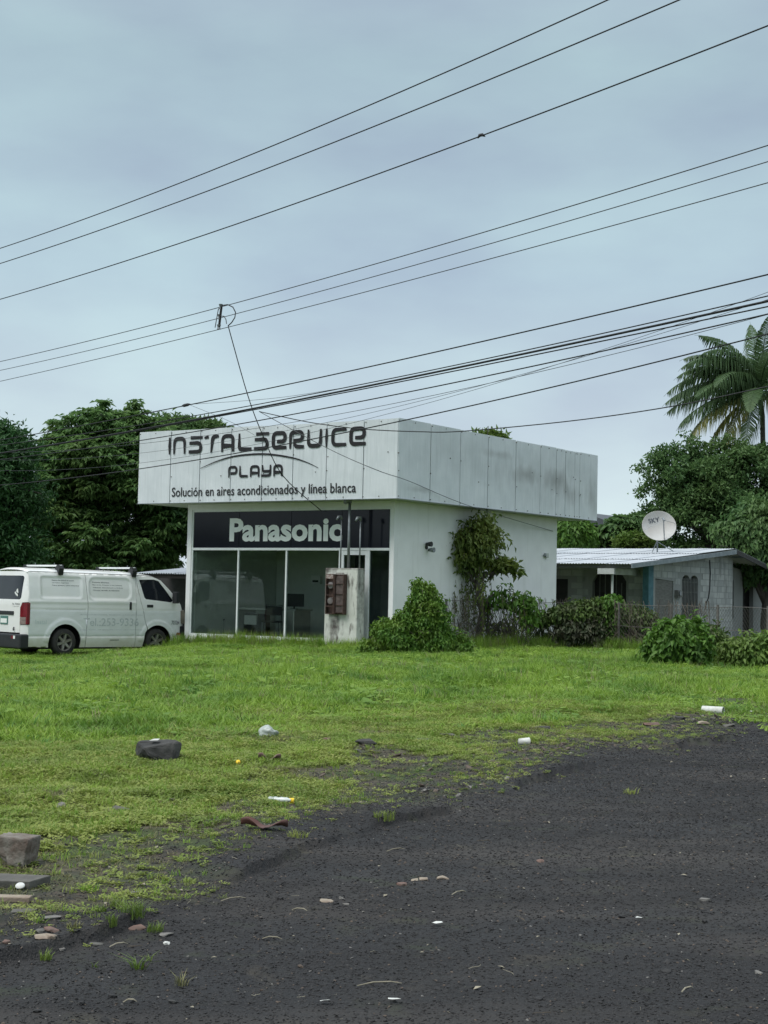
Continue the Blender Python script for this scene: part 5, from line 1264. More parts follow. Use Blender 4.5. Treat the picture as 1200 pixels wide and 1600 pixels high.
for z in (.12, .62, 1.15): MB().tube([fpos(FL*i/24, z+.015*math.sin(i*1.7)) for i in range(25)], .007, 5).build('strand', M['mesh'], fence)
for i in range(9):
    s = .1+i*(FL-.2)/8; MB().tube([fpos(s, -.2), fpos(s, 1.2)], .03, 8).build('post', M['mesh'], fence)
def fence_creeper(lst, label, mat, n, seed, **k):
    Yd = 38.4; b = at_depth(lst[0][0], 1000, Yd); t = empty('fence_creeper', (b.x, Yd, 0), 0, label, 'creeper', 'creeper on the chain-link fence')
    crown('foliage', pxblobs(lst, Yd, .7, (b.x, Yd, 0)), n, 8, .12, .06, .06, mat, t, seed, style='hang', **k); return t
c_ = fence_creeper([(880, 960, 20, 10), (903, 958, 22, 13), (928, 954, 22, 14), (842, 966, 16, 7)], 'green creeper top along the fence beside the shop corner', L_hedge, 520, 31)
c_ = fence_creeper([(953, 948, 18, 14), (962, 970, 14, 22), (950, 985, 10, 14)], 'bright creeper plume standing highest on the fence post', L_vine, 330, 32)
fence_creeper([(985, 962, 20, 12), (1008, 972, 20, 14), (1022, 990, 16, 18)], 'green creeper arching down the fence towards the bright bush', L_hedge, 430, 33)
fence_creeper([(895, 985, 26, 20), (925, 985, 24, 22), (940, 1000, 20, 16), (880, 1005, 16, 12)], 'dark half-dry creeper curtain on the lower fence left of the plume', L_dry, 560, 34)
fence_creeper([(1000, 1000, 26, 14), (1020, 1010, 20, 10), (975, 1008, 16, 8)], 'dark creeper low on the fence behind the bright bush', L_dry, 200, 35)
fence_creeper([(785, 985, 26, 12), (845, 990, 18, 12), (820, 975, 18, 8)], 'thin dry creeper threaded through the mesh before the white wall', L_dry, 60, 36)
m = MB()
for k in range(150):
    s = R.uniform(.2, FL*.72); q = [fpos(max(0, min(FL, s+R.uniform(-.1, .1)*j)), 1.25-j*.25+R.uniform(-.05, .05)) + Vector((0, -R.uniform(.02, .25), 0)) for j in range(5)]; m.tube(q, .006, 3, cap=False)
o = m.build('dry_stems', M['vine_stem'], fence); o['kind'] = 'stuff'

# palm
pc = at_depth(1186, 612, 64); palm = empty('coconut_palm', (pc.x+.15, 64, 0), 0, 'coconut palm with drooping yellowing lower fronds at the right edge', 'palm tree')
Lp = leafmat('palm_leaflet', (.050, .100, .040), (.085, .145, .055), (.07, .12, .045), .25, .7); Lpy = leafmat('yellow_palm_leaflet', (.24, .25, .07), (.32, .29, .09), (.18, .22, .07), .3, .7)
ct = Vector((-.15, 0, pc.z))
MB().tube([(.25, 0, -.3), (.2, 0, 2), (.1, 0, 5), (0, 0, pc.z-1), tuple(ct)], [.20, .14, .11, .10, .13], 10).build('trunk', plain('palm_bark', (.10, .09, .08), (.15, .135, .12), .9, 6, stretch=(1, 1, 6)), palm, smooth=True)
def frond(az, el, Ln, drp, mat, seed, wid=.75):
    r = np.random.RandomState(seed); P, D, N = [], [], []; h = Vector((math.cos(az), math.sin(az), 0)); side = Vector((-math.sin(az), math.cos(az), 0))
    spine = []; p = ct.copy(); n = 26
    for i in range(n+1):
        t = i/n; e = el-drp*t**1.3; spine.append(p.copy()); p = p+(h*math.cos(e)+Vector((0, 0, math.sin(e))))*Ln/n
    m = MB().tube(spine, [.035*(1-.85*i/n) for i in range(n+1)], 5)
    V = []; F = []
    for i in range(4, int(n*2.6)):
        t = i/(n*2.6); k = min(int(t*n), n-1); q = spine[k].lerp(spine[k+1], t*n-k); d = (spine[k+1]-spine[k]).normalized(); upv = d.cross(side).normalized()*-1
        if upv.z < 0: upv = -upv
        ll = wid*Ln*.40*math.sin(math.pi*min(1, t*.93+.12))**.7*(.85+.3*r.rand()); w = .040 if mat is Lpy else .034
        for sg in (-1, 1):
            dr = (side*sg*(.75+.1*r.randn())+d*.55+upv*.12).normalized(); a = q; b = q+dr*ll*.42+Vector((0, 0, -ll*.10)); c = q+dr*ll*.66+Vector((0, 0, -ll*(.58+.25*r.rand()))); wv = d*w
            x = len(V); V += [a-wv*.5, a+wv*.5, b+wv, b-wv, c]; F += [(x, x+1, x+2, x+3), (x+3, x+2, x+4)]
    m.add(V, F); o = m.build('frond', mat, palm, fixn=False)
    at = o.data.attributes.new('rnd', 'FLOAT', 'FACE'); at.data.foreach_set('value', r.rand(len(o.data.polygons)).astype(np.float32))
k = 0
for az, el, Ln, dp, mt in [(180, .55, 3.8, 1.5, 0), (172, .15, 3.7, 1.0, 0), (190, -.05, 3.6, 1.0, 0), (200, .9, 3.7, 1.7, 0), (160, 1.05, 3.5, 1.6, 0), (215, .35, 3.6, 1.3, 0), (150, .5, 3.5, 1.4, 0), (184, .32, 3.8, 1.2, 0), (195, 1.2, 3.4, 1.3, 0),
     (190, -.25, 3.6, 1.0, 1), (205, -.7, 3.0, .7, 1), (176, -.55, 2.9, .8, 1), (0, .5, 3.7, 1.4, 0), (20, .1, 3.6, 1.1, 0), (340, .9, 3.6, 1.5, 0), (350, -.3, 3.4, 1.0, 1), (40, 1.2, 3.3, 1.0, 0), (90, 1.0, 3.6, 1.3, 0), (120, .2, 3.6, 1.1, 0), (270, .95, 3.5, 1.7, 0), (250, .1, 3.5, 1.2, 0), (290, .35, 3.6, 1.3, 0), (235, -.75, 2.8, .6, 0), (310, -.6, 3.0, .7, 1), (265, 1.35, 3.2, .8, 0), (100, 1.4, 3.0, .5, 0), (188, .75, 3.6, 1.6, 0), (168, .8, 3.5, 1.9, 0), (210, 1.15, 3.4, 1.9, 0), (225, .6, 3.4, 1.7, 0), (183, 1.05, 3.6, 2.0, 0)]:
    k += 1; frond(math.radians(az+rnd.uniform(-6, 6)), el, Ln*1.14, dp, Lpy if mt else Lp, 60+k)
cn = MB()
for i in range(6):
    a = i*1.05; c = ct+Vector((.22*math.cos(a), .22*math.sin(a), -.25-.08*(i % 2)))
    MB().lathe([(0, -.13), (.07, -.10), (.11, 0), (.08, .10), (0, .14)], 10, Matrix.Translation(c), axis='Z').build('coconut', plain('coconut_husk', (.10, .085, .03), (.07, .05, .02), .7) if i == 0 else bpy.data.materials['coconut_husk'], palm, smooth=True)

# trees across the side road, outside the frame, that the shop windows mirror
for i, (x, y, sc, rz) in enumerate([(-30, 34, .95, .3), (-31, 28, .9, 2.1), (-30, 22, 1.0, 4.0), (-37, 31, 1.2, 5.1), (-36, 24, 1.15, 1.2), (-33, 15, 1.0, 3.2)]):
    t = empty('roadside_tree', (x, y, 0), rz, 'tree across the side road, mirrored in the shop glass', 'tree', 'trees across the side road'); t.scale = (sc, sc, sc*.42)
    for ch in bigT.children:
        c = ch.copy(); COL.objects.link(c); c.parent = t

# ------------------------------------------------------------------ grass, weeds, pebbles (scattered stuff)
def blade_mesh(name, n, h, spreadr, w, lean, mat, seed, leafy=False):
    r = random.Random(seed); m = MB()
    for _ in range(n):
        a = r.uniform(0, 6.28); rr = spreadr*math.sqrt(r.random()); x, y = rr*math.cos(a), rr*math.sin(a)
        b = r.uniform(0, 6.28); hh = h*r.uniform(.45, 1.1); ln = lean*r.uniform(.3, 1.2)*hh; dx, dy = math.cos(b), math.sin(b); sx, sy = -dy*w/2, dx*w/2
        if leafy:
            z = hh*r.random(); L = r.uniform(.6, 1.3)*w*3; up = r.uniform(-.2, .7)
            m.add([(x, y, z), (x+dx*L*.5+sx*2.2, y+dy*L*.5+sy*2.2, z+L*.5*up+.003), (x+dx*L, y+dy*L, z+L*up*.8), (x+dx*L*.5-sx*2.2, y+dy*L*.5-sy*2.2, z+L*.5*up+.003)], [(0, 1, 2), (0, 2, 3)])
        else:
            p1 = (x+dx*ln*.3, y+dy*ln*.3, hh*.55); p2 = (x+dx*ln, y+dy*ln, hh)
            m.add([(x-sx, y-sy, -.02), (x+sx, y+sy, -.02), (p1[0]+sx*.8, p1[1]+sy*.8, p1[2]), (p1[0]-sx*.8, p1[1]-sy*.8, p1[2]), p2], [(0, 1, 2, 3), (3, 2, 4)])
    me = bpy.data.meshes.new(name); me.from_pydata(m.v, [], m.f); me.materials.append(mat); return me
def pebble_mesh(name, seed, mat):
    bm = bmesh.new(); bmesh.ops.create_icosphere(bm, subdivisions=1, radius=1); r = random.Random(seed)
    for v in bm.verts: v.co *= r.uniform(.65, 1.15); v.co.z *= .55
    me = bpy.data.meshes.new(name); bm.to_mesh(me); bm.free(); me.materials.append(mat); return me
def scatter(name, label, P, rot, scl, idx, meshes):
    c = bpy.data.collections.new(name+'_kinds')
    for i, me in enumerate(meshes): c.objects.link(bpy.data.objects.new('%s_%02d' % (name, i), me))
    me = bpy.data.meshes.new(name); n = len(P); me.vertices.add(n); me.vertices.foreach_set('co', P.astype(np.float32).ravel())
    a = me.attributes.new('rot', 'FLOAT_VECTOR', 'POINT'); a.data.foreach_set('vector', rot.astype(np.float32).ravel())
    a = me.attributes.new('scl', 'FLOAT_VECTOR', 'POINT'); a.data.foreach_set('vector', scl.astype(np.float32).ravel())
    a = me.attributes.new('idx', 'INT', 'POINT'); a.data.foreach_set('value', idx.astype(np.int32)); me.update()
    o = link(name, me); tag(o, label, kind='stuff')
    ng = bpy.data.node_groups.new(name, 'GeometryNodeTree'); ng.interface.new_socket('Geometry', in_out='INPUT', socket_type='NodeSocketGeometry'); ng.interface.new_socket('Geometry', in_out='OUTPUT', socket_type='NodeSocketGeometry')
    N = ng.nodes; Lk = ng.links; gi = N.new('NodeGroupInput'); go = N.new('NodeGroupOutput'); ip = N.new('GeometryNodeInstanceOnPoints'); ci = N.new('GeometryNodeCollectionInfo')
    ci.inputs['Collection'].default_value = c; ci.inputs['Separate Children'].default_value = True; ci.inputs['Reset Children'].default_value = True
    def na(nm, t):
        x = N.new('GeometryNodeInputNamedAttribute'); x.data_type = t; x.inputs['Name'].default_value = nm; return x.outputs['Attribute']
    ip.inputs['Pick Instance'].default_value = True
    Lk.new(gi.outputs[0], ip.inputs['Points']); Lk.new(ci.outputs[0], ip.inputs['Instance']); Lk.new(na('idx', 'INT'), ip.inputs['Instance Index'])
    Lk.new(na('rot', 'FLOAT_VECTOR'), ip.inputs['Rotation']); Lk.new(na('scl', 'FLOAT_VECTOR'), ip.inputs['Scale']); Lk.new(ip.outputs[0], go.inputs[0])
    md = o.modifiers.new('scatter', 'NODES'); md.node_group = ng; return o
G1 = leafmat('lawn_blade', (.190, .325, .040), (.285, .410, .062), (.105, .215, .034), .4, .7, inst=True)
G2 = leafmat('mat_weed', (.215, .275, .055), (.325, .365, .100), (.15, .215, .045), .35, 1.6, inst=True)
G3 = leafmat('dry_weed', (.17, .17, .075), (.27, .235, .13), (.14, .16, .06), .25, 2, inst=True)
L_tuft = leafmat('dark_tuft_blade', (.075, .20, .035), (.12, .26, .05), (.07, .16, .03), .35, 2, inst=True)
RS = np.random.RandomState(12)
def clearof(X, Y):
    """no grass inside buildings"""
    a, b = SHOP.loc(X, Y); k = (a > WL-.02) & (a < WR+.02) & (b > WF-.02) & (b < WB)
    c, d = HOUSE.loc(X, Y); k |= (c > -12) & (c < -.5) & (d > 2.3) & (d < 17)
    return ~k
def pts(n, y0, y1, smax=.30, p=1.0):
    u = RS.rand(n); Y = (y0**p+(y1**p-y0**p)*u)**(1/p); s = (RS.rand(n)*2-1)*smax; return s*Y, Y
# long lawn
X, Y = pts(130000, 11, 47, .30, 1.3); m_, px, py = zones(X, Y)
lawn = np.interp(px, [0, 300, 600, 900, 1200], [1145, 1125, 1110, 1098, 1090]); nn = fbm(X*.7, Y*.5)
f = sstep(-55, 60, lawn-py+(nn-.5)*90); k = (RS.rand(len(X)) < f) & clearof(X, Y); X, Y, f, nn = X[k], Y[k], f[k], nn[k]; n = len(X)
n3 = fbm(X*2.2+30, Y*1.1+9, 3); hgt = (.05+1.0*nn+.9*np.clip(n3-.5, 0, 1))*(.25+.6*f)*(.6+.7*RS.rand(n))*np.where((Y > 24) & (X < -2.5), .8, 1.35)
rot = np.stack([RS.randn(n)*.12, RS.randn(n)*.12, RS.rand(n)*6.28], 1); w_ = .8+.5*RS.rand(n)+Y*.015
lawnm = [blade_mesh('lawn_tuft', 16, .17, .10, .010, .5, G1, i) for i in range(4)]+[blade_mesh('lawn_tuft', 14, .13, .10, .012, .8, G2, 10)]+[blade_mesh('stalk_tuft', 7, .27, .09, .006, .4, G3, 11)]
ix = RS.choice(6, n, p=[.22, .22, .21, .2, .12, .03])
lawnm += [blade_mesh('broad_weed', 16, .16, .12, .030, .7, G1, 12, True), blade_mesh('dark_tuft', 22, .20, .07, .010, .45, L_tuft, 13)]; n5 = fbm(X*1.1+3, Y*.7+77, 3); ix = np.where(RS.rand(n) < .03+.25*np.clip(n5-.55, 0, 1)*2, np.where(RS.rand(n) < .5, 6, 7), ix)
scatter('lawn_grass', 'bright green uncut grass between the gravel lot and the shop', np.stack([X, Y, H(X, Y)], 1), rot, np.stack([w_, w_, hgt], 1), ix, lawnm)
# mat of low weeds, thinning out into the gravel
X, Y = pts(230000, 4.2, 19, .30, 1.35); m_, px, py = zones(X, Y); lawn = np.interp(px, [0, 300, 600, 900, 1200], [1145, 1125, 1110, 1098, 1090])
nn = fbm(X*2.3+5, Y*1.5+5, 4); n2 = fbm(X*.8+50, Y*.6+50, 3)
thr = np.where(m_ > 1.02, .97-np.minimum(.62, 3.6*np.clip(nn*.6+n2*.4-.50, 0, 1))*sstep(2.6, 1.1, m_), .07+.42*np.clip(m_, 0, 1)**1.6*sstep(.36, .62, nn)+.62*sstep(.50, .60, nn+(m_-.80)*.36)*np.clip(m_*1.3-.08, 0, .8))*np.clip(m_*2.5+.12, 0, 1)
k = (RS.rand(len(X)) < thr) & (py > lawn-15) & (m_ > -.05); X, Y, nn, m_ = X[k], Y[k], nn[k], m_[k]; n = len(X)
s_ = (.55+.6*RS.rand(n))*np.clip(.45+m_*.5, .4, 1.0); rot = np.stack([RS.randn(n)*.15, RS.randn(n)*.15, RS.rand(n)*6.28], 1)
matm = [blade_mesh('weed_mat', 26, .035, .05, .008, .5, G2, 20+i, True) for i in range(3)]+[blade_mesh('weed_blades', 14, .055, .04, .005, .9, G2, 24)]+[blade_mesh('weed_blades', 12, .05, .04, .004, 1.0, G3, 25), blade_mesh('lawn_sprout', 12, .06, .04, .005, .9, G1, 26)]
n4 = fbm(X*1.3+70, Y*.9+11, 4); dry = RS.rand(n) < np.clip(np.where(m_ < .9, .42, .08)+3.5*np.clip(n4-.55, 0, 1), 0, .85)
ix = np.where(dry, 4, RS.choice([0, 1, 2, 3, 5], n, p=[.24, .22, .2, .16, .18]))
scatter('weed_mat', 'low trodden weeds and clover thinning out towards the gravel', np.stack([X, Y, H(X, Y)-.004], 1), rot, np.stack([s_, s_, s_*np.where(dry, .6, .85)], 1), ix, matm)
# taller seeding grass along the foot of the shop and the fences
L_ = []
for (x0, y0, x1, y1, cnt, hh) in [(-7.2, .35, -2.1, .2, 520, 1.0), (-2.1, -.25, -.3, -.4, 120, .8), (-.2, -.6, .9, 6.4, 380, 1.1), (-7.5, .0, -8.4, .8, 60, .8)]:
    for _ in range(cnt):
        t = rnd.random(); p = SHOP.w(x0+(x1-x0)*t+rnd.gauss(0, .12), y0+(y1-y0)*t+rnd.gauss(0, .16)); L_.append((p.x, p.y, hh*rnd.uniform(.4, 1.15)))
for _ in range(1400):
    s = rnd.uniform(0, FL); p = fpos(s, 0)+FO; L_.append((p.x+rnd.gauss(0, .1), p.y-abs(rnd.gauss(0, .28)), rnd.uniform(.5, 1.3)))
for _ in range(240):
    p = VAN.w(rnd.uniform(-.3, 4.8), -.95-abs(rnd.gauss(0, .25))); L_.append((p.x, p.y, rnd.uniform(.15, .5)))
A = np.array(L_); n = len(A)
tallm = [blade_mesh('tall_tuft', 14, .34, .07, .010, .55, G1, 30+i) for i in range(3)]+[blade_mesh('tall_stalks', 9, .42, .06, .006, .35, G3, 34)]
scatter('tall_grass', 'taller seeding grass along the shop foot, the fence and the van', np.stack([A[:, 0], A[:, 1], H(A[:, 0], A[:, 1])], 1), np.stack([RS.randn(n)*.1, RS.randn(n)*.1, RS.rand(n)*6.28], 1), np.stack([np.ones(n), np.ones(n), A[:, 2]], 1), RS.choice(4, n, p=[.27, .27, .26, .2]), tallm)
# gravel
pd = plain('dark_pebble', (.0085, .0084, .0085), (.026, .025, .0245), .8, 40, coord='World'); pl_ = plain('pale_pebble', (.11, .105, .095), (.19, .18, .165), .8, 30, coord='World'); pb = plain('brown_pebble', (.075, .055, .042), (.11, .085, .065), .85, 30, coord='World')
X, Y = pts(125000, 3.8, 17, .29, 1.15); m_, px, py = zones(X, Y); k = (m_ < .95) & (RS.rand(len(X)) < np.clip(1.15-m_, .15, 1)); X, Y, m_ = X[k], Y[k], m_[k]; n = len(X)
sz = .0020+.0034*RS.rand(n)**2.5+.00030*Y; sz = np.where(RS.rand(n) < .002, .010+.008*RS.rand(n), sz)
nn = fbm(X*1.2+80, Y*1.2+80, 3); pale = RS.rand(n) < .007+.03*np.clip(nn-.55, 0, 1)
ix = np.where(pale, 3, np.where(RS.rand(n) < .03+.10*np.clip(m_, 0, 1), 4, RS.randint(0, 3, n)))
sz = np.where(pale, sz*.85, sz)
scatter('gravel', 'dark loose gravel with a few pale chips', np.stack([X, Y, H(X, Y)+sz*.15], 1), np.stack([RS.randn(n)*.3, RS.randn(n)*.3, RS.rand(n)*6.28], 1), np.stack([sz*(.8+.8*RS.rand(n)), sz, sz*(.7+.5*RS.rand(n))], 1), ix, [pebble_mesh('pebble', i, pd) for i in range(3)]+[pebble_mesh('pebble_pale', 5, pl_), pebble_mesh('pebble_brown', 6, pb)])
# straw and twig litter
tw = plain('straw', (.20, .18, .13), (.30, .27, .20), .8, 20, coord='World'); dk = plain('dark_litter', (.05, .04, .03), (.09, .075, .055), .85, 20, coord='World')
def twig(name, seed, mat, L=.06, r=.0012):
    q = random.Random(seed); P = [Vector((L*(i/4-.5), q.uniform(-1, 1)*L*.07, .002+q.random()*.004)) for i in range(5)]
    m = MB().tube(P, r, 4); me = bpy.data.meshes.new(name); me.from_pydata(m.v, [], m.f); me.materials.append(mat); return me
def leafbit(name, seed, mat):
    q = random.Random(seed); me = bpy.data.meshes.new(name); a = .012
    me.from_pydata([(-a*1.6, 0, .002), (-a*.3, a*.8, .008), (a*1.5, q.uniform(-.3, .3)*a, .004), (-a*.2, -a*.8, .006), (0, 0, .003)], [], [(0, 4, 1), (1, 4, 2), (2, 4, 3), (3, 4, 0)]); me.materials.append(mat); return me
X, Y = pts(7500, 4.1, 16, .29, 1.1); m_, px, py = zones(X, Y); k = (RS.rand(len(X)) < np.clip(.16+1.8*m_, .12, 1)) & (m_ < 1.15); X, Y = X[k], Y[k]; n = len(X)
s_ = .28+.75*RS.rand(n)**2.5
scatter('litter', 'straw, twigs and dry leaf bits strewn on the gravel', np.stack([X, Y, H(X, Y)+.004], 1), np.stack([RS.randn(n)*.08, RS.randn(n)*.12, RS.rand(n)*6.28], 1), np.stack([s_]*3, 1), RS.choice(5, n, p=[.2, .15, .12, .28, .25]), [twig('twig', 1, tw), twig('twig_b', 2, tw, .04), twig('twig_c', 3, dk, .08, .002), leafbit('leaf_bit', 4, dk), leafbit('leaf_bit_b', 5, tw)])

# ------------------------------------------------------------------ tufts on the gravel, one by one
def tuft(px, py, h, n, rad, label, mat=None, lean=1.0, w=.004, seed=0):
    p = ground_at(px, py); me = blade_mesh('grass_tuft', n, h, rad, w, lean, mat or Gt, 100+seed); o = link('grass_tuft', me)
    o.location = p; tag(o, label, 'grass tuft', 'grass tufts on the gravel')
Gt = leafmat('tuft_blade', (.13, .20, .035), (.21, .27, .06), (.10, .16, .035), .3, 3, inst=True)
tuft(205, 1428, .052, 90, .05, 'largest green tuft, growing on the broken edge of the gravel slab', seed=1, lean=1.5, w=.003)
tuft(183, 1418, .045, 60, .035, 'wide low tuft just left of the largest green tuft', seed=2)
tuft(158, 1425, .03, 40, .02, 'small pale tuft leftmost of the three on the slab edge', seed=3)
tuft(242, 1456, .042, 70, .03, 'round bushy tuft right beside the flat reddish stone', seed=4, w=.003)
tuft(173, 1460, .035, 55, .022, 'small round tuft left of the flat reddish stone', seed=5, w=.003)
tuft(115, 1450, .028, 50, .03, 'dry yellowish tuft among the flat stones at the left', G3, seed=6)
tuft(216, 1514, .05, 26, .012, 'spidery sprawling grass plant on the dark gravel near the bottom left', lean=2.2, w=.006, seed=7)
tuft(232, 1502, .035, 10, .008, 'thin sprig just above the spidery grass plant', lean=1.6, w=.004, seed=17)
tuft(283, 1540, .045, 30, .018, 'yellowing leaning tuft lowest of those on the gravel', G3, lean=1.3, seed=8)
tuft(71, 1500, .035, 40, .02, 'small bright tuft below the broken flat stones', seed=9)
tuft(148, 1512, .02, 9, .01, 'tiny faint sprig left of the spidery grass plant', seed=10)
tuft(984, 1240, .04, 36, .05, 'lone low tuft out on the gravel at the right', G2, seed=11, w=.006)
tuft(600, 1276, .045, 60, .06, 'low tuft on the ledge where the gravel bends', G2, seed=12)
tuft(465, 1308, .045, 60, .05, 'low yellow green tuft on the ledge below the brown curled leaf', G2, seed=13)
tuft(545, 1255, .05, 80, .07, 'pale weed patch just above the gravel ledge', G2, seed=14)
tuft(140, 1392, .03, 60, .04, 'bright clover patch beside the flat slab', G1, seed=15)

def hull_rock(name, size, mat, seed, n=22, top=None, rough=.05):
    r = random.Random(seed); bm = bmesh.new()
    for _ in range(n):
        v = Vector((r.uniform(-.5, .5), r.uniform(-.5, .5), r.uniform(-.5, .5))); k = max(abs(v.x), abs(v.y), abs(v.z)); v = v*(.5/k)*r.uniform(.86, 1.0)
        if r.random() < .35: v *= .88
        if top and v.z > 0: v.z *= top(v.x)
        bm.verts.new((v.x*size[0], v.y*size[1], v.z*size[2]))
    res = bmesh.ops.convex_hull(bm, input=bm.verts[:]); bmesh.ops.delete(bm, geom=[v for v in bm.verts if not v.link_faces], context='VERTS')
    bmesh.ops.bevel(bm, geom=bm.edges[:], offset=min(size)*.05, segments=1, affect='EDGES'); bmesh.ops.triangulate(bm, faces=bm.faces[:]); bmesh.ops.subdivide_edges(bm, edges=[e for e in bm.edges if e.calc_length() > min(size)*.18], cuts=1, use_grid_fill=True)
    from mathutils import noise
    for v in bm.verts: v.co += v.co.normalized()*noise.noise(v.co*(3/max(size))+Vector((seed, 0, 0)))*rough*min(size)*2+v.co.normalized()*noise.noise(v.co*(9/max(size))+Vector((seed, 3, 0)))*rough*min(size)
    bmesh.ops.recalc_face_normals(bm, faces=bm.faces[:]); me = bpy.data.meshes.new(name); bm.to_mesh(me); bm.free(); return link(name, me, mat)
# ------------------------------------------------------------------ stones, blocks and rubbish
M['rock'] = plain('dark_rock', (.022, .022, .021), (.060, .058, .054), .9, 7, bump=.8, bscale=16)
M['rock2'] = plain('grey_rock', (.12, .115, .105), (.19, .18, .165), .9, 12, bump=.6, bscale=25)
M['concrete'] = plain('weathered_concrete', (.20, .185, .16), (.10, .070, .055), .9, 12, bump=.6, bscale=30)
M['concrete_d'] = plain('dark_concrete', (.075, .072, .066), (.12, .115, .10), .9, 9, bump=.5, bscale=30)
M['redstone'] = plain('reddish_stone', (.17, .10, .08), (.11, .075, .06), .9, 14, bump=.5, bscale=30)
M['tan'] = plain('tan_stone', (.30, .26, .20), (.22, .17, .13), .9, 14, bump=.5, bscale=30)
M['paper'] = plain('white_plastic', (.62, .63, .60), (.46, .46, .42), .55, 22)
def stone(name, px, py, sx, sy, sz, mat, label, cat, seed, rz=0, group=None, boxy=.5, sink=.3, rough=.12, sub=3, tilt=0):
    p = ground_at(px, py); o = hull_rock(name, (sx, sy, sz), M[mat], seed, 26 if sx > .2 else 18, (lambda x: .75+.5*(x+.5)) if sx > .3 else None); o.location = p+Vector((0, sy*.3, sz*(.5-sink))); o.rotation_euler = (tilt, 0, rz); tag(o, label, cat, group); return o
S = CAMZ/260  # metre per pixel near the big rock
rk_ = stone('rock', 246, 1190, .36, .27, .17, 'rock', 'biggest dark angular rock in the grass, white scrap on top', 'rock', 3, rz=.25, boxy=.8, sink=.12, rough=.16, sub=4)
sc_ = MB().add([(-.035, -.02, 0), (.03, -.025, .004), (.038, .02, .012), (-.02, .022, .002), (0, 0, .012)], [(0, 1, 4), (1, 2, 4), (2, 3, 4), (3, 0, 4)]).build('paper_scrap', M['paper'], None); sc_.location = ground_at(241, 1190)+Vector((-.01, .04, .150)); tag(sc_, 'white scrap lying on top of the biggest dark rock', 'scrap')
stone('rock', 570, 1164, .20, .14, .055, 'rock', 'low dark stone alone in the worn grass right of the middle', 'rock', 5, sink=.2)
stone('rock', 510, 1160, .10, .08, .05, 'redstone', 'small brown clod left of the low dark stone', 'rock', 6, sink=.2)
stone('rock', 106, 1132, .085, .07, .075, 'rock', 'small black lump in the grass at the upper left', 'rock', 7, sink=.1)
stone('rock', 91, 1266, .10, .07, .055, 'rock2', 'rough grey stone in the weeds at the left', 'rock', 8, sink=.15, rough=.2)
stone('rock', 190, 1270, .13, .08, .04, 'concrete_d', 'flat grey stone slightly raised in the weeds', 'rock', 9, sink=.05, tilt=.15)
stone('rock', 1102, 1408, .055, .035, .018, 'rock2', 'single pale stone on the open gravel at the right', 'rock', 10)
stone('rock', 1188, 1522, .035, .025, .014, 'rock2', 'tiny pale stone near the right edge of the gravel', 'rock', 11)
stone('rock', 270, 1568, .03, .025, .014, 'rock', 'tiny dark stone on the gravel at the bottom left', 'rock', 12)
# concrete block (chipped) and slab at the left edge
def cut_block(px, py, w, d, h, mat, label, seed, rz):
    bm = bmesh.new(); bmesh.ops.create_cube(bm, size=1); bmesh.ops.subdivide_edges(bm, edges=bm.edges[:], cuts=15, use_grid_fill=True)
    from mathutils import noise
    for v in bm.verts:
        c = v.co.copy(); f = c*.93+c.normalized()*.045 if max(abs(c.x), abs(c.y), abs(c.z)) > .4 else c
        nv = noise.noise(c*3+Vector((seed, 0, 0)))*1.6+noise.noise(c*8+Vector((seed, 5, 0)))+noise.noise(c*20)*.5; f = f*(1+.045*nv)
        f = Vector((f.x*w*(1-.18*(.5-f.z)), f.y*d, f.z*h))
        if f.x < -w*.15 and f.z < -.02*h: f.x += (w*.35)*ss(.0, .5, -.02-c.z)
        v.co = f
    me = bpy.data.meshes.new('concrete_block'); bm.to_mesh(me); bm.free(); o = link('concrete_block', me, M[mat], None, True); o.location = ground_at(px, py)+Vector((0, d*.4, h*.48)); o.rotation_euler = (0, .03, rz); tag(o, label, 'concrete block')
cut_block(22, 1356, .17, .13, .135, 'concrete', 'broken upright concrete block at the left edge', 3, -.25)
p = ground_at(18, 1388); sl_ = MB().prism([(-.20, -.05), (.075, -.05), (.14, .075), (-.20, .075)], 2, 0, .035).build('concrete_slab', M['concrete_d'], None, bevel=.004); sl_.location = p+Vector((0, .05, 0)); sl_.rotation_euler = (.06, .02, 0); tag(sl_, 'flat dark concrete slab lying in front of the broken block', 'slab')
p = ground_at(10, 1408); o = MB().box(-.12, -.03, 0, .10, .03, .022).build('brick', M['tan'], None, bevel=.004); o.location = p; tag(o, 'flat pale brick half sunk below the dark slab', 'brick')
p = ground_at(32, 1390); o = MB().lathe([(0, .004), (.018, .004), (.021, .0), (.019, -.003), (0, -.002)], 20, Matrix.Rotation(.5, 4, 'X'), axis='Z').build('jar_lid', M['paper'], None, smooth=True); o.location = p+Vector((0, -.01, .018)); tag(o, 'round white lid leaning on the dark slab', 'lid')
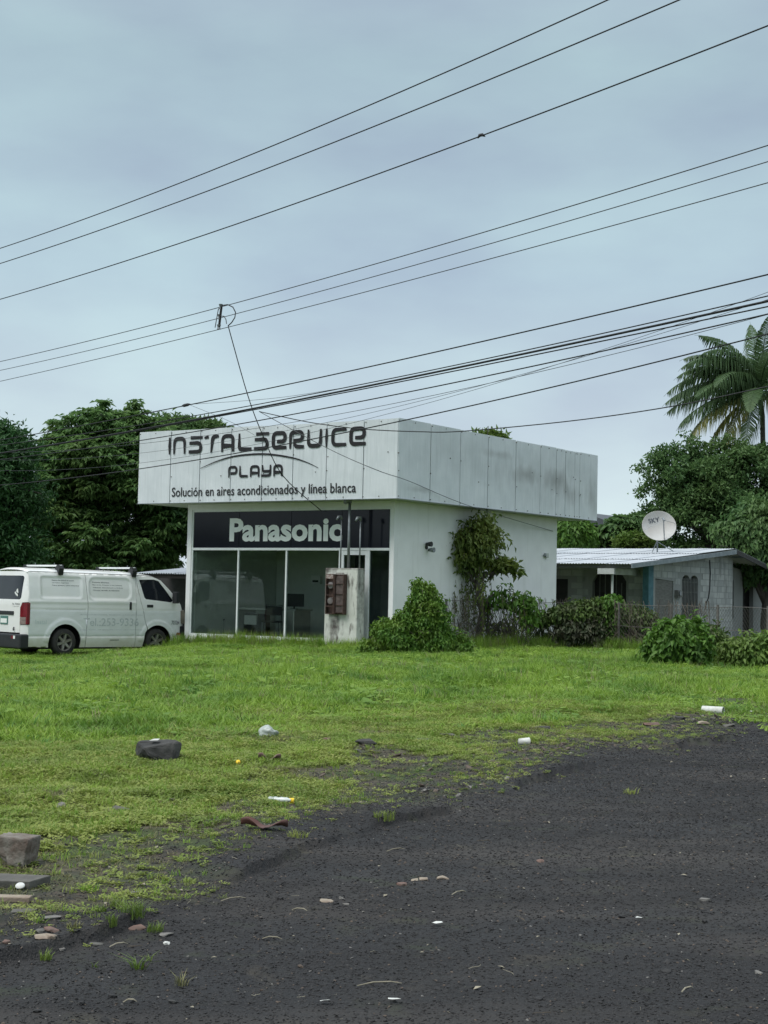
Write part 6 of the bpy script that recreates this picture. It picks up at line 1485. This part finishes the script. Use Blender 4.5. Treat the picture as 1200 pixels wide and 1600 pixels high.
flat = [(38, 1427, .10, .035, .014, 'concrete_d', 'long flat dark stone under the left edge slab'), (82, 1437, .06, .035, .012, 'rock2', 'flat grey stone upper in the cluster at bottom left'), (62, 1457, .03, .05, .012, 'concrete_d', 'narrow dark upright stone of the bottom left cluster'),
        (62, 1468, .05, .04, .016, 'tan', 'pale brown flat stone left of its twin in the cluster'), (78, 1466, .035, .03, .016, 'tan', 'small pale triangular stone in the cluster'), (77, 1477, .06, .045, .016, 'redstone', 'reddish wedge stone lowest in the cluster'), (95, 1466, .035, .018, .008, 'rock2', 'thin pale stone right of the cluster'),
        (10, 1475, .03, .025, .014, 'redstone', 'small reddish stone at the left edge below the slab'), (214, 1453, .065, .055, .014, 'redstone', 'flat reddish stone between two small tufts'), (258, 1464, .055, .03, .012, 'rock2', 'flat grey stone just below the round bushy tuft'),
        (260, 1476, .022, .016, .010, 'paper', 'small white chip below the round bushy tuft'), (213, 1396, .05, .016, .010, 'rock2', 'thin pale stone above the largest tuft'), (150, 1455, .045, .02, .010, 'concrete_d', 'flat stone beside the dry yellowish tuft')]
for i, (px, py, a, b, c, mt, lb) in enumerate(flat): stone('flat_stone', px, py, a*1.15, b*1.5, c*1.2, mt, lb, 'stone', 20+i, rz=rnd.uniform(-.4, .4), group='flat stones on the gravel', boxy=.75, sink=.25, sub=2, rough=.22)
for i, (px, py, a, mt, lb) in enumerate([(627, 1384, .045, 'redstone', 'reddish half-buried stone at the left end of the pale row'), (648, 1377, .030, 'tan', 'second stone of the half-buried row from the left'), (662, 1376, .035, 'tan', 'middle tan stone of the half-buried row'), (692, 1374, .05, 'tan', 'largest tan stone at the right end of the half-buried row'),
        (510, 1410, .05, 'tan', 'half-buried flat stone left of the row, low in the gravel'), (534, 1405, .025, 'rock2', 'small grey stone beside the half-buried flat stone'), (540, 1414, .03, 'rock2', 'small flat grey stone lowest by the half-buried stone'), (845, 1347, .035, 'redstone', 'small pinkish stone alone on the gravel right of the row')]):
    stone('buried_stone', px, py, a*1.2, a*1.3, .018, mt, lb, 'stone', 50+i, group='half-buried stones in the gravel', boxy=.4, sink=.38, sub=2, rough=.22)

X, Y = pts(9000, 8, 20, .29, 1.0); m_, px, py = zones(X, Y); nn = fbm(X*1.9+14, Y*1.9+3, 3)
k = (m_ > .25) & (m_ < 1.25) & (RS.rand(len(X)) < .9*sstep(.48, .62, nn)) & (px > 480); X, Y = X[k], Y[k]; n = len(X); sz = .008+.022*RS.rand(n)**3
scatter('dirt_clods', 'brown dirt clods and rubble bits along the edge of the gravel', np.stack([X, Y, H(X, Y)+sz*.2], 1), np.stack([RS.randn(n)*.4, RS.randn(n)*.4, RS.rand(n)*6.28], 1), np.stack([sz*1.5, sz, sz*.9], 1), RS.choice(3, n, p=[.55, .35, .10]), [pebble_mesh('clod', 31, pb), pebble_mesh('clod_dark', 32, plain('dark_clod', (.03, .026, .022), (.05, .042, .035), .9, 20, coord='World')), pebble_mesh('clod_pale', 33, pl_)])
for i, (px_, py_, a, mt, lb) in enumerate([(660, 1160, .10, 'concrete_d', 'flat dark rubble piece right of the low dark stone'), (700, 1150, .12, 'concrete_d', 'dark rubble piece in the worn strip left of the cup'), (848, 1140, .13, 'rock', 'thin dark rubble sliver right of the white cup'), (1018, 1134, .14, 'redstone', 'long brown rubble piece at the far edge of the gravel'), (1064, 1126, .09, 'rock', 'dark clod standing at the far gravel edge'), (1100, 1134, .13, 'tan', 'pale brown flat rubble right of the dark clod'), (1140, 1130, .10, 'concrete_d', 'grey flat rubble nearest the right end of the far gravel edge')]):
    stone('broken_stone', px_, py_, a*1.3, a, .045, mt, lb, 'rubble', 80+i, group='rubble along the far gravel edge', sink=.25)

# plastic bottle with a yellow cap
M['clear'] = plain('cloudy_plastic', (.34, .38, .34), (.60, .63, .60), .25, 14)
M['yellow'] = plain('yellow_cap', (.80, .55, .02), (.70, .46, .02), .45, 8)
p = ground_at(441, 1256); bt = empty('plastic_bottle', p+Vector((-.015, .02, .022)), -.25, 'crushed clear plastic bottle with a yellow cap lying on the worn ground', 'bottle')
BM_ = Matrix.Rotation(math.pi/2, 4, 'Y')
MB().lathe([(0, -.075), (.016, -.074), (.022, -.066), (.019, -.045), (.023, -.03), (.018, -.01), (.023, .01), (.020, .03), (.022, .04), (.012, .062), (.010, .070)], 16, BM_ @ Matrix.Scale(.8, 4, (1, 0, 0)), axis='Z').build('body', M['clear'], bt, smooth=True)
cp_ = MB().lathe([(0, .066), (.017, .066), (.017, .094), (0, .096)], 14, Matrix.Rotation(.35, 4, 'Z') @ BM_, axis='Z').build('cap', M['yellow'], bt); cp_.location = (-.006, -.014, -.004)
p = ground_at(372, 1201); o = MB().lathe([(0, .018), (.016, .018), (.018, .0), (.015, 0), (.013, .013), (0, .014)], 16, Matrix.Rotation(.7, 4, 'X'), axis='Z').build('bottle_cap', M['yellow'], None, smooth=True); o.location = p+Vector((0, 0, .022)); tag(o, 'loose yellow bottle cap in the weeds', 'bottle cap')
# curled brown leaf (two lobes) and crumpled brown piece
def curled(name, px, py, L, W, hgt, mat, label, cat, seed, rz=0):
    r = random.Random(seed); n, k = 16, 7; V = []
    ph = r.uniform(0, 3)
    for i in range(n+1):
        u = i/n; wd = W*math.sin(math.pi*min(max(u, .04), .96))**.6
        for j in range(k+1):
            v = j/k-.5; curl = hgt*(abs(v)*2)**1.6*(.5+.6*math.sin(u*7+ph)); V.append((L*(u-.5)+r.uniform(-.002, .002), v*wd*(1-.25*abs(math.sin(u*5+ph))), .006+max(0, curl)+hgt*.35*(1+math.sin(u*9+ph))*.5+r.uniform(-.002, .002)))
    F = [(i*(k+1)+j, i*(k+1)+j+1, (i+1)*(k+1)+j+1, (i+1)*(k+1)+j) for i in range(n) for j in range(k)]
    o = MB().add(V, F).build(name, mat, None, smooth=True, fixn=False); md = o.modifiers.new('thickness', 'SOLIDIFY'); md.thickness = .0025
    o.location = ground_at(px, py)+Vector((0, W*.4, .006)); o.rotation_euler = (0, 0, rz); tag(o, label, cat)
brn = plain('dry_brown_leaf', (.105, .042, .030), (.06, .028, .022), .6, 14); brn2 = plain('dry_pink_brown', (.16, .095, .08), (.10, .06, .05), .7, 14)
curled('fallen_leaf', 412, 1298, .25, .10, .035, brn, 'long curled dark brown leaf lying on the worn ground', 'leaf', 3, -.12)
curled('fallen_leaf', 420, 1190, .17, .09, .035, brn2, 'crumpled pinkish brown leaf in the grass above the bottle', 'leaf', 4, .1)
p = ground_at(418, 1152); bag = rough_rock('plastic_bag', (.12, .09, .085), plain('grey_plastic_bag', (.42, .46, .43), (.25, .28, .25), .35, 18), 15, sub=3, rough=.4, boxy=.1); bag.location = p+Vector((0, .04, .03)); tag(bag, 'crumpled grey white plastic bag in the grass left of the middle', 'bag')
# paper cup, white pipe
p = ground_at(819, 1161); cup = empty('paper_cup', p+Vector((0, .03, .030)), 1.95, 'small white cup lying at the edge of the gravel', 'cup')
MB().lathe([(0, -.045), (.026, -.045), (.034, .045), (.036, .047), (.033, .047), (.024, -.04), (0, -.04)], 22, Matrix.Rotation(math.pi/2, 4, 'X') @ Matrix.Identity(4), axis='Z').build('cup_wall', M['paper'], cup, smooth=True); cup.rotation_euler = (0, .0, 1.9)
p = ground_at(1115, 1114); pipe = empty('pipe_offcut', p+Vector((0, .04, .036)), -.55, 'white open-ended pipe piece lying in the grass at the right', 'pipe')
MB().lathe([(.044, -.12), (.046, -.12), (.046, .12), (.048, .122), (.038, .122), (.036, .11), (.038, -.12), (.044, -.12)], 26, BM_, axis='Z').build('tube', M['paper'], pipe, smooth=False)
MB().lathe([(0, .05), (.037, .05)], 20, BM_, axis='Z').build('bore_shade', plain('bore_shade_grey', (.30, .28, .26)), pipe)  # grey disc inside the open pipe stands in for its shaded bore
def scrap(px, py, s, label, mat='paper', seed=0, rz=0):
    r = random.Random(seed); V = [(s*math.cos(a)*r.uniform(.6, 1.1)*1.4, s*math.sin(a)*r.uniform(.5, 1), r.uniform(.002, .5*s)) for a in np.linspace(0, 6.28, 8)[:-1]]+[(0, 0, .35*s)]
    o = MB().add(V, [(i, (i+1) % 7, 7) for i in range(7)]).build('scrap', M[mat], None); o.location = ground_at(px, py)+Vector((0, 0, .008)); tag(o, label, 'scrap', 'small white scraps')
scrap(1170, 1114, .05, 'flat pale scrap in the grass right of the white pipe', seed=1); scrap(167, 1164, .035, 'pale scrap in the grass left of the biggest rock', seed=2); scrap(268, 1252, .022, 'tiny white scrap in the weeds below the biggest rock', seed=3)
scrap(998, 1438, .014, 'tiny pale scrap alone on the gravel at the right', seed=4); scrap(683, 1447, .018, 'thin white scrap on the gravel below the half-buried row', seed=5); scrap(616, 1567, .016, 'white scrap on the gravel near the bottom middle', seed=6); scrap(508, 1569, .016, 'pale scrap at the bottom left of the middle scrap', seed=7); scrap(1078, 1333, .03, 'faint pale scrap far out on the gravel', seed=8) if False else None
# dry stalks on the gravel
for i, (x0, y0, x1, y1, lb) in enumerate([(558, 1543, 628, 1540, 'longest dry stalk lying on the gravel near the bottom'), (410, 1469, 441, 1471, 'pale dry stalk left of the middle of the gravel'), (456, 1424, 480, 1426, 'bent pale stalk below the half-buried flat stone'), (706, 1400, 728, 1396, 'slanting dry stalk right of the half-buried row'), (604, 1332, 632, 1329, 'thin stalk above the half-buried row'), (1065, 1553, 1083, 1547, 'curved stalk at the bottom right'), (192, 1569, 214, 1569, 'short straight stalk at the bottom left'), (171, 1482, 200, 1478, 'long pale stalk above the spidery grass plant'), (345, 1410, 384, 1406, 'long stalk at the foot of the gravel ledge')]):
    a, b = ground_at(x0, y0), ground_at(x1, y1); mid = (a+b)/2
    o = MB().tube([a-mid, (a-mid)*.3+Vector((0, .006, .008)), (b-mid)*.5+Vector((0, -.004, .01)), b-mid+Vector((0, 0, .002))], [.0022, .0028, .0025, .0012], 5).build('dry_stalk', tw, None); o.location = mid+Vector((0, 0, .006)); tag(o, lb, 'stalk', 'dry stalks on the gravel')
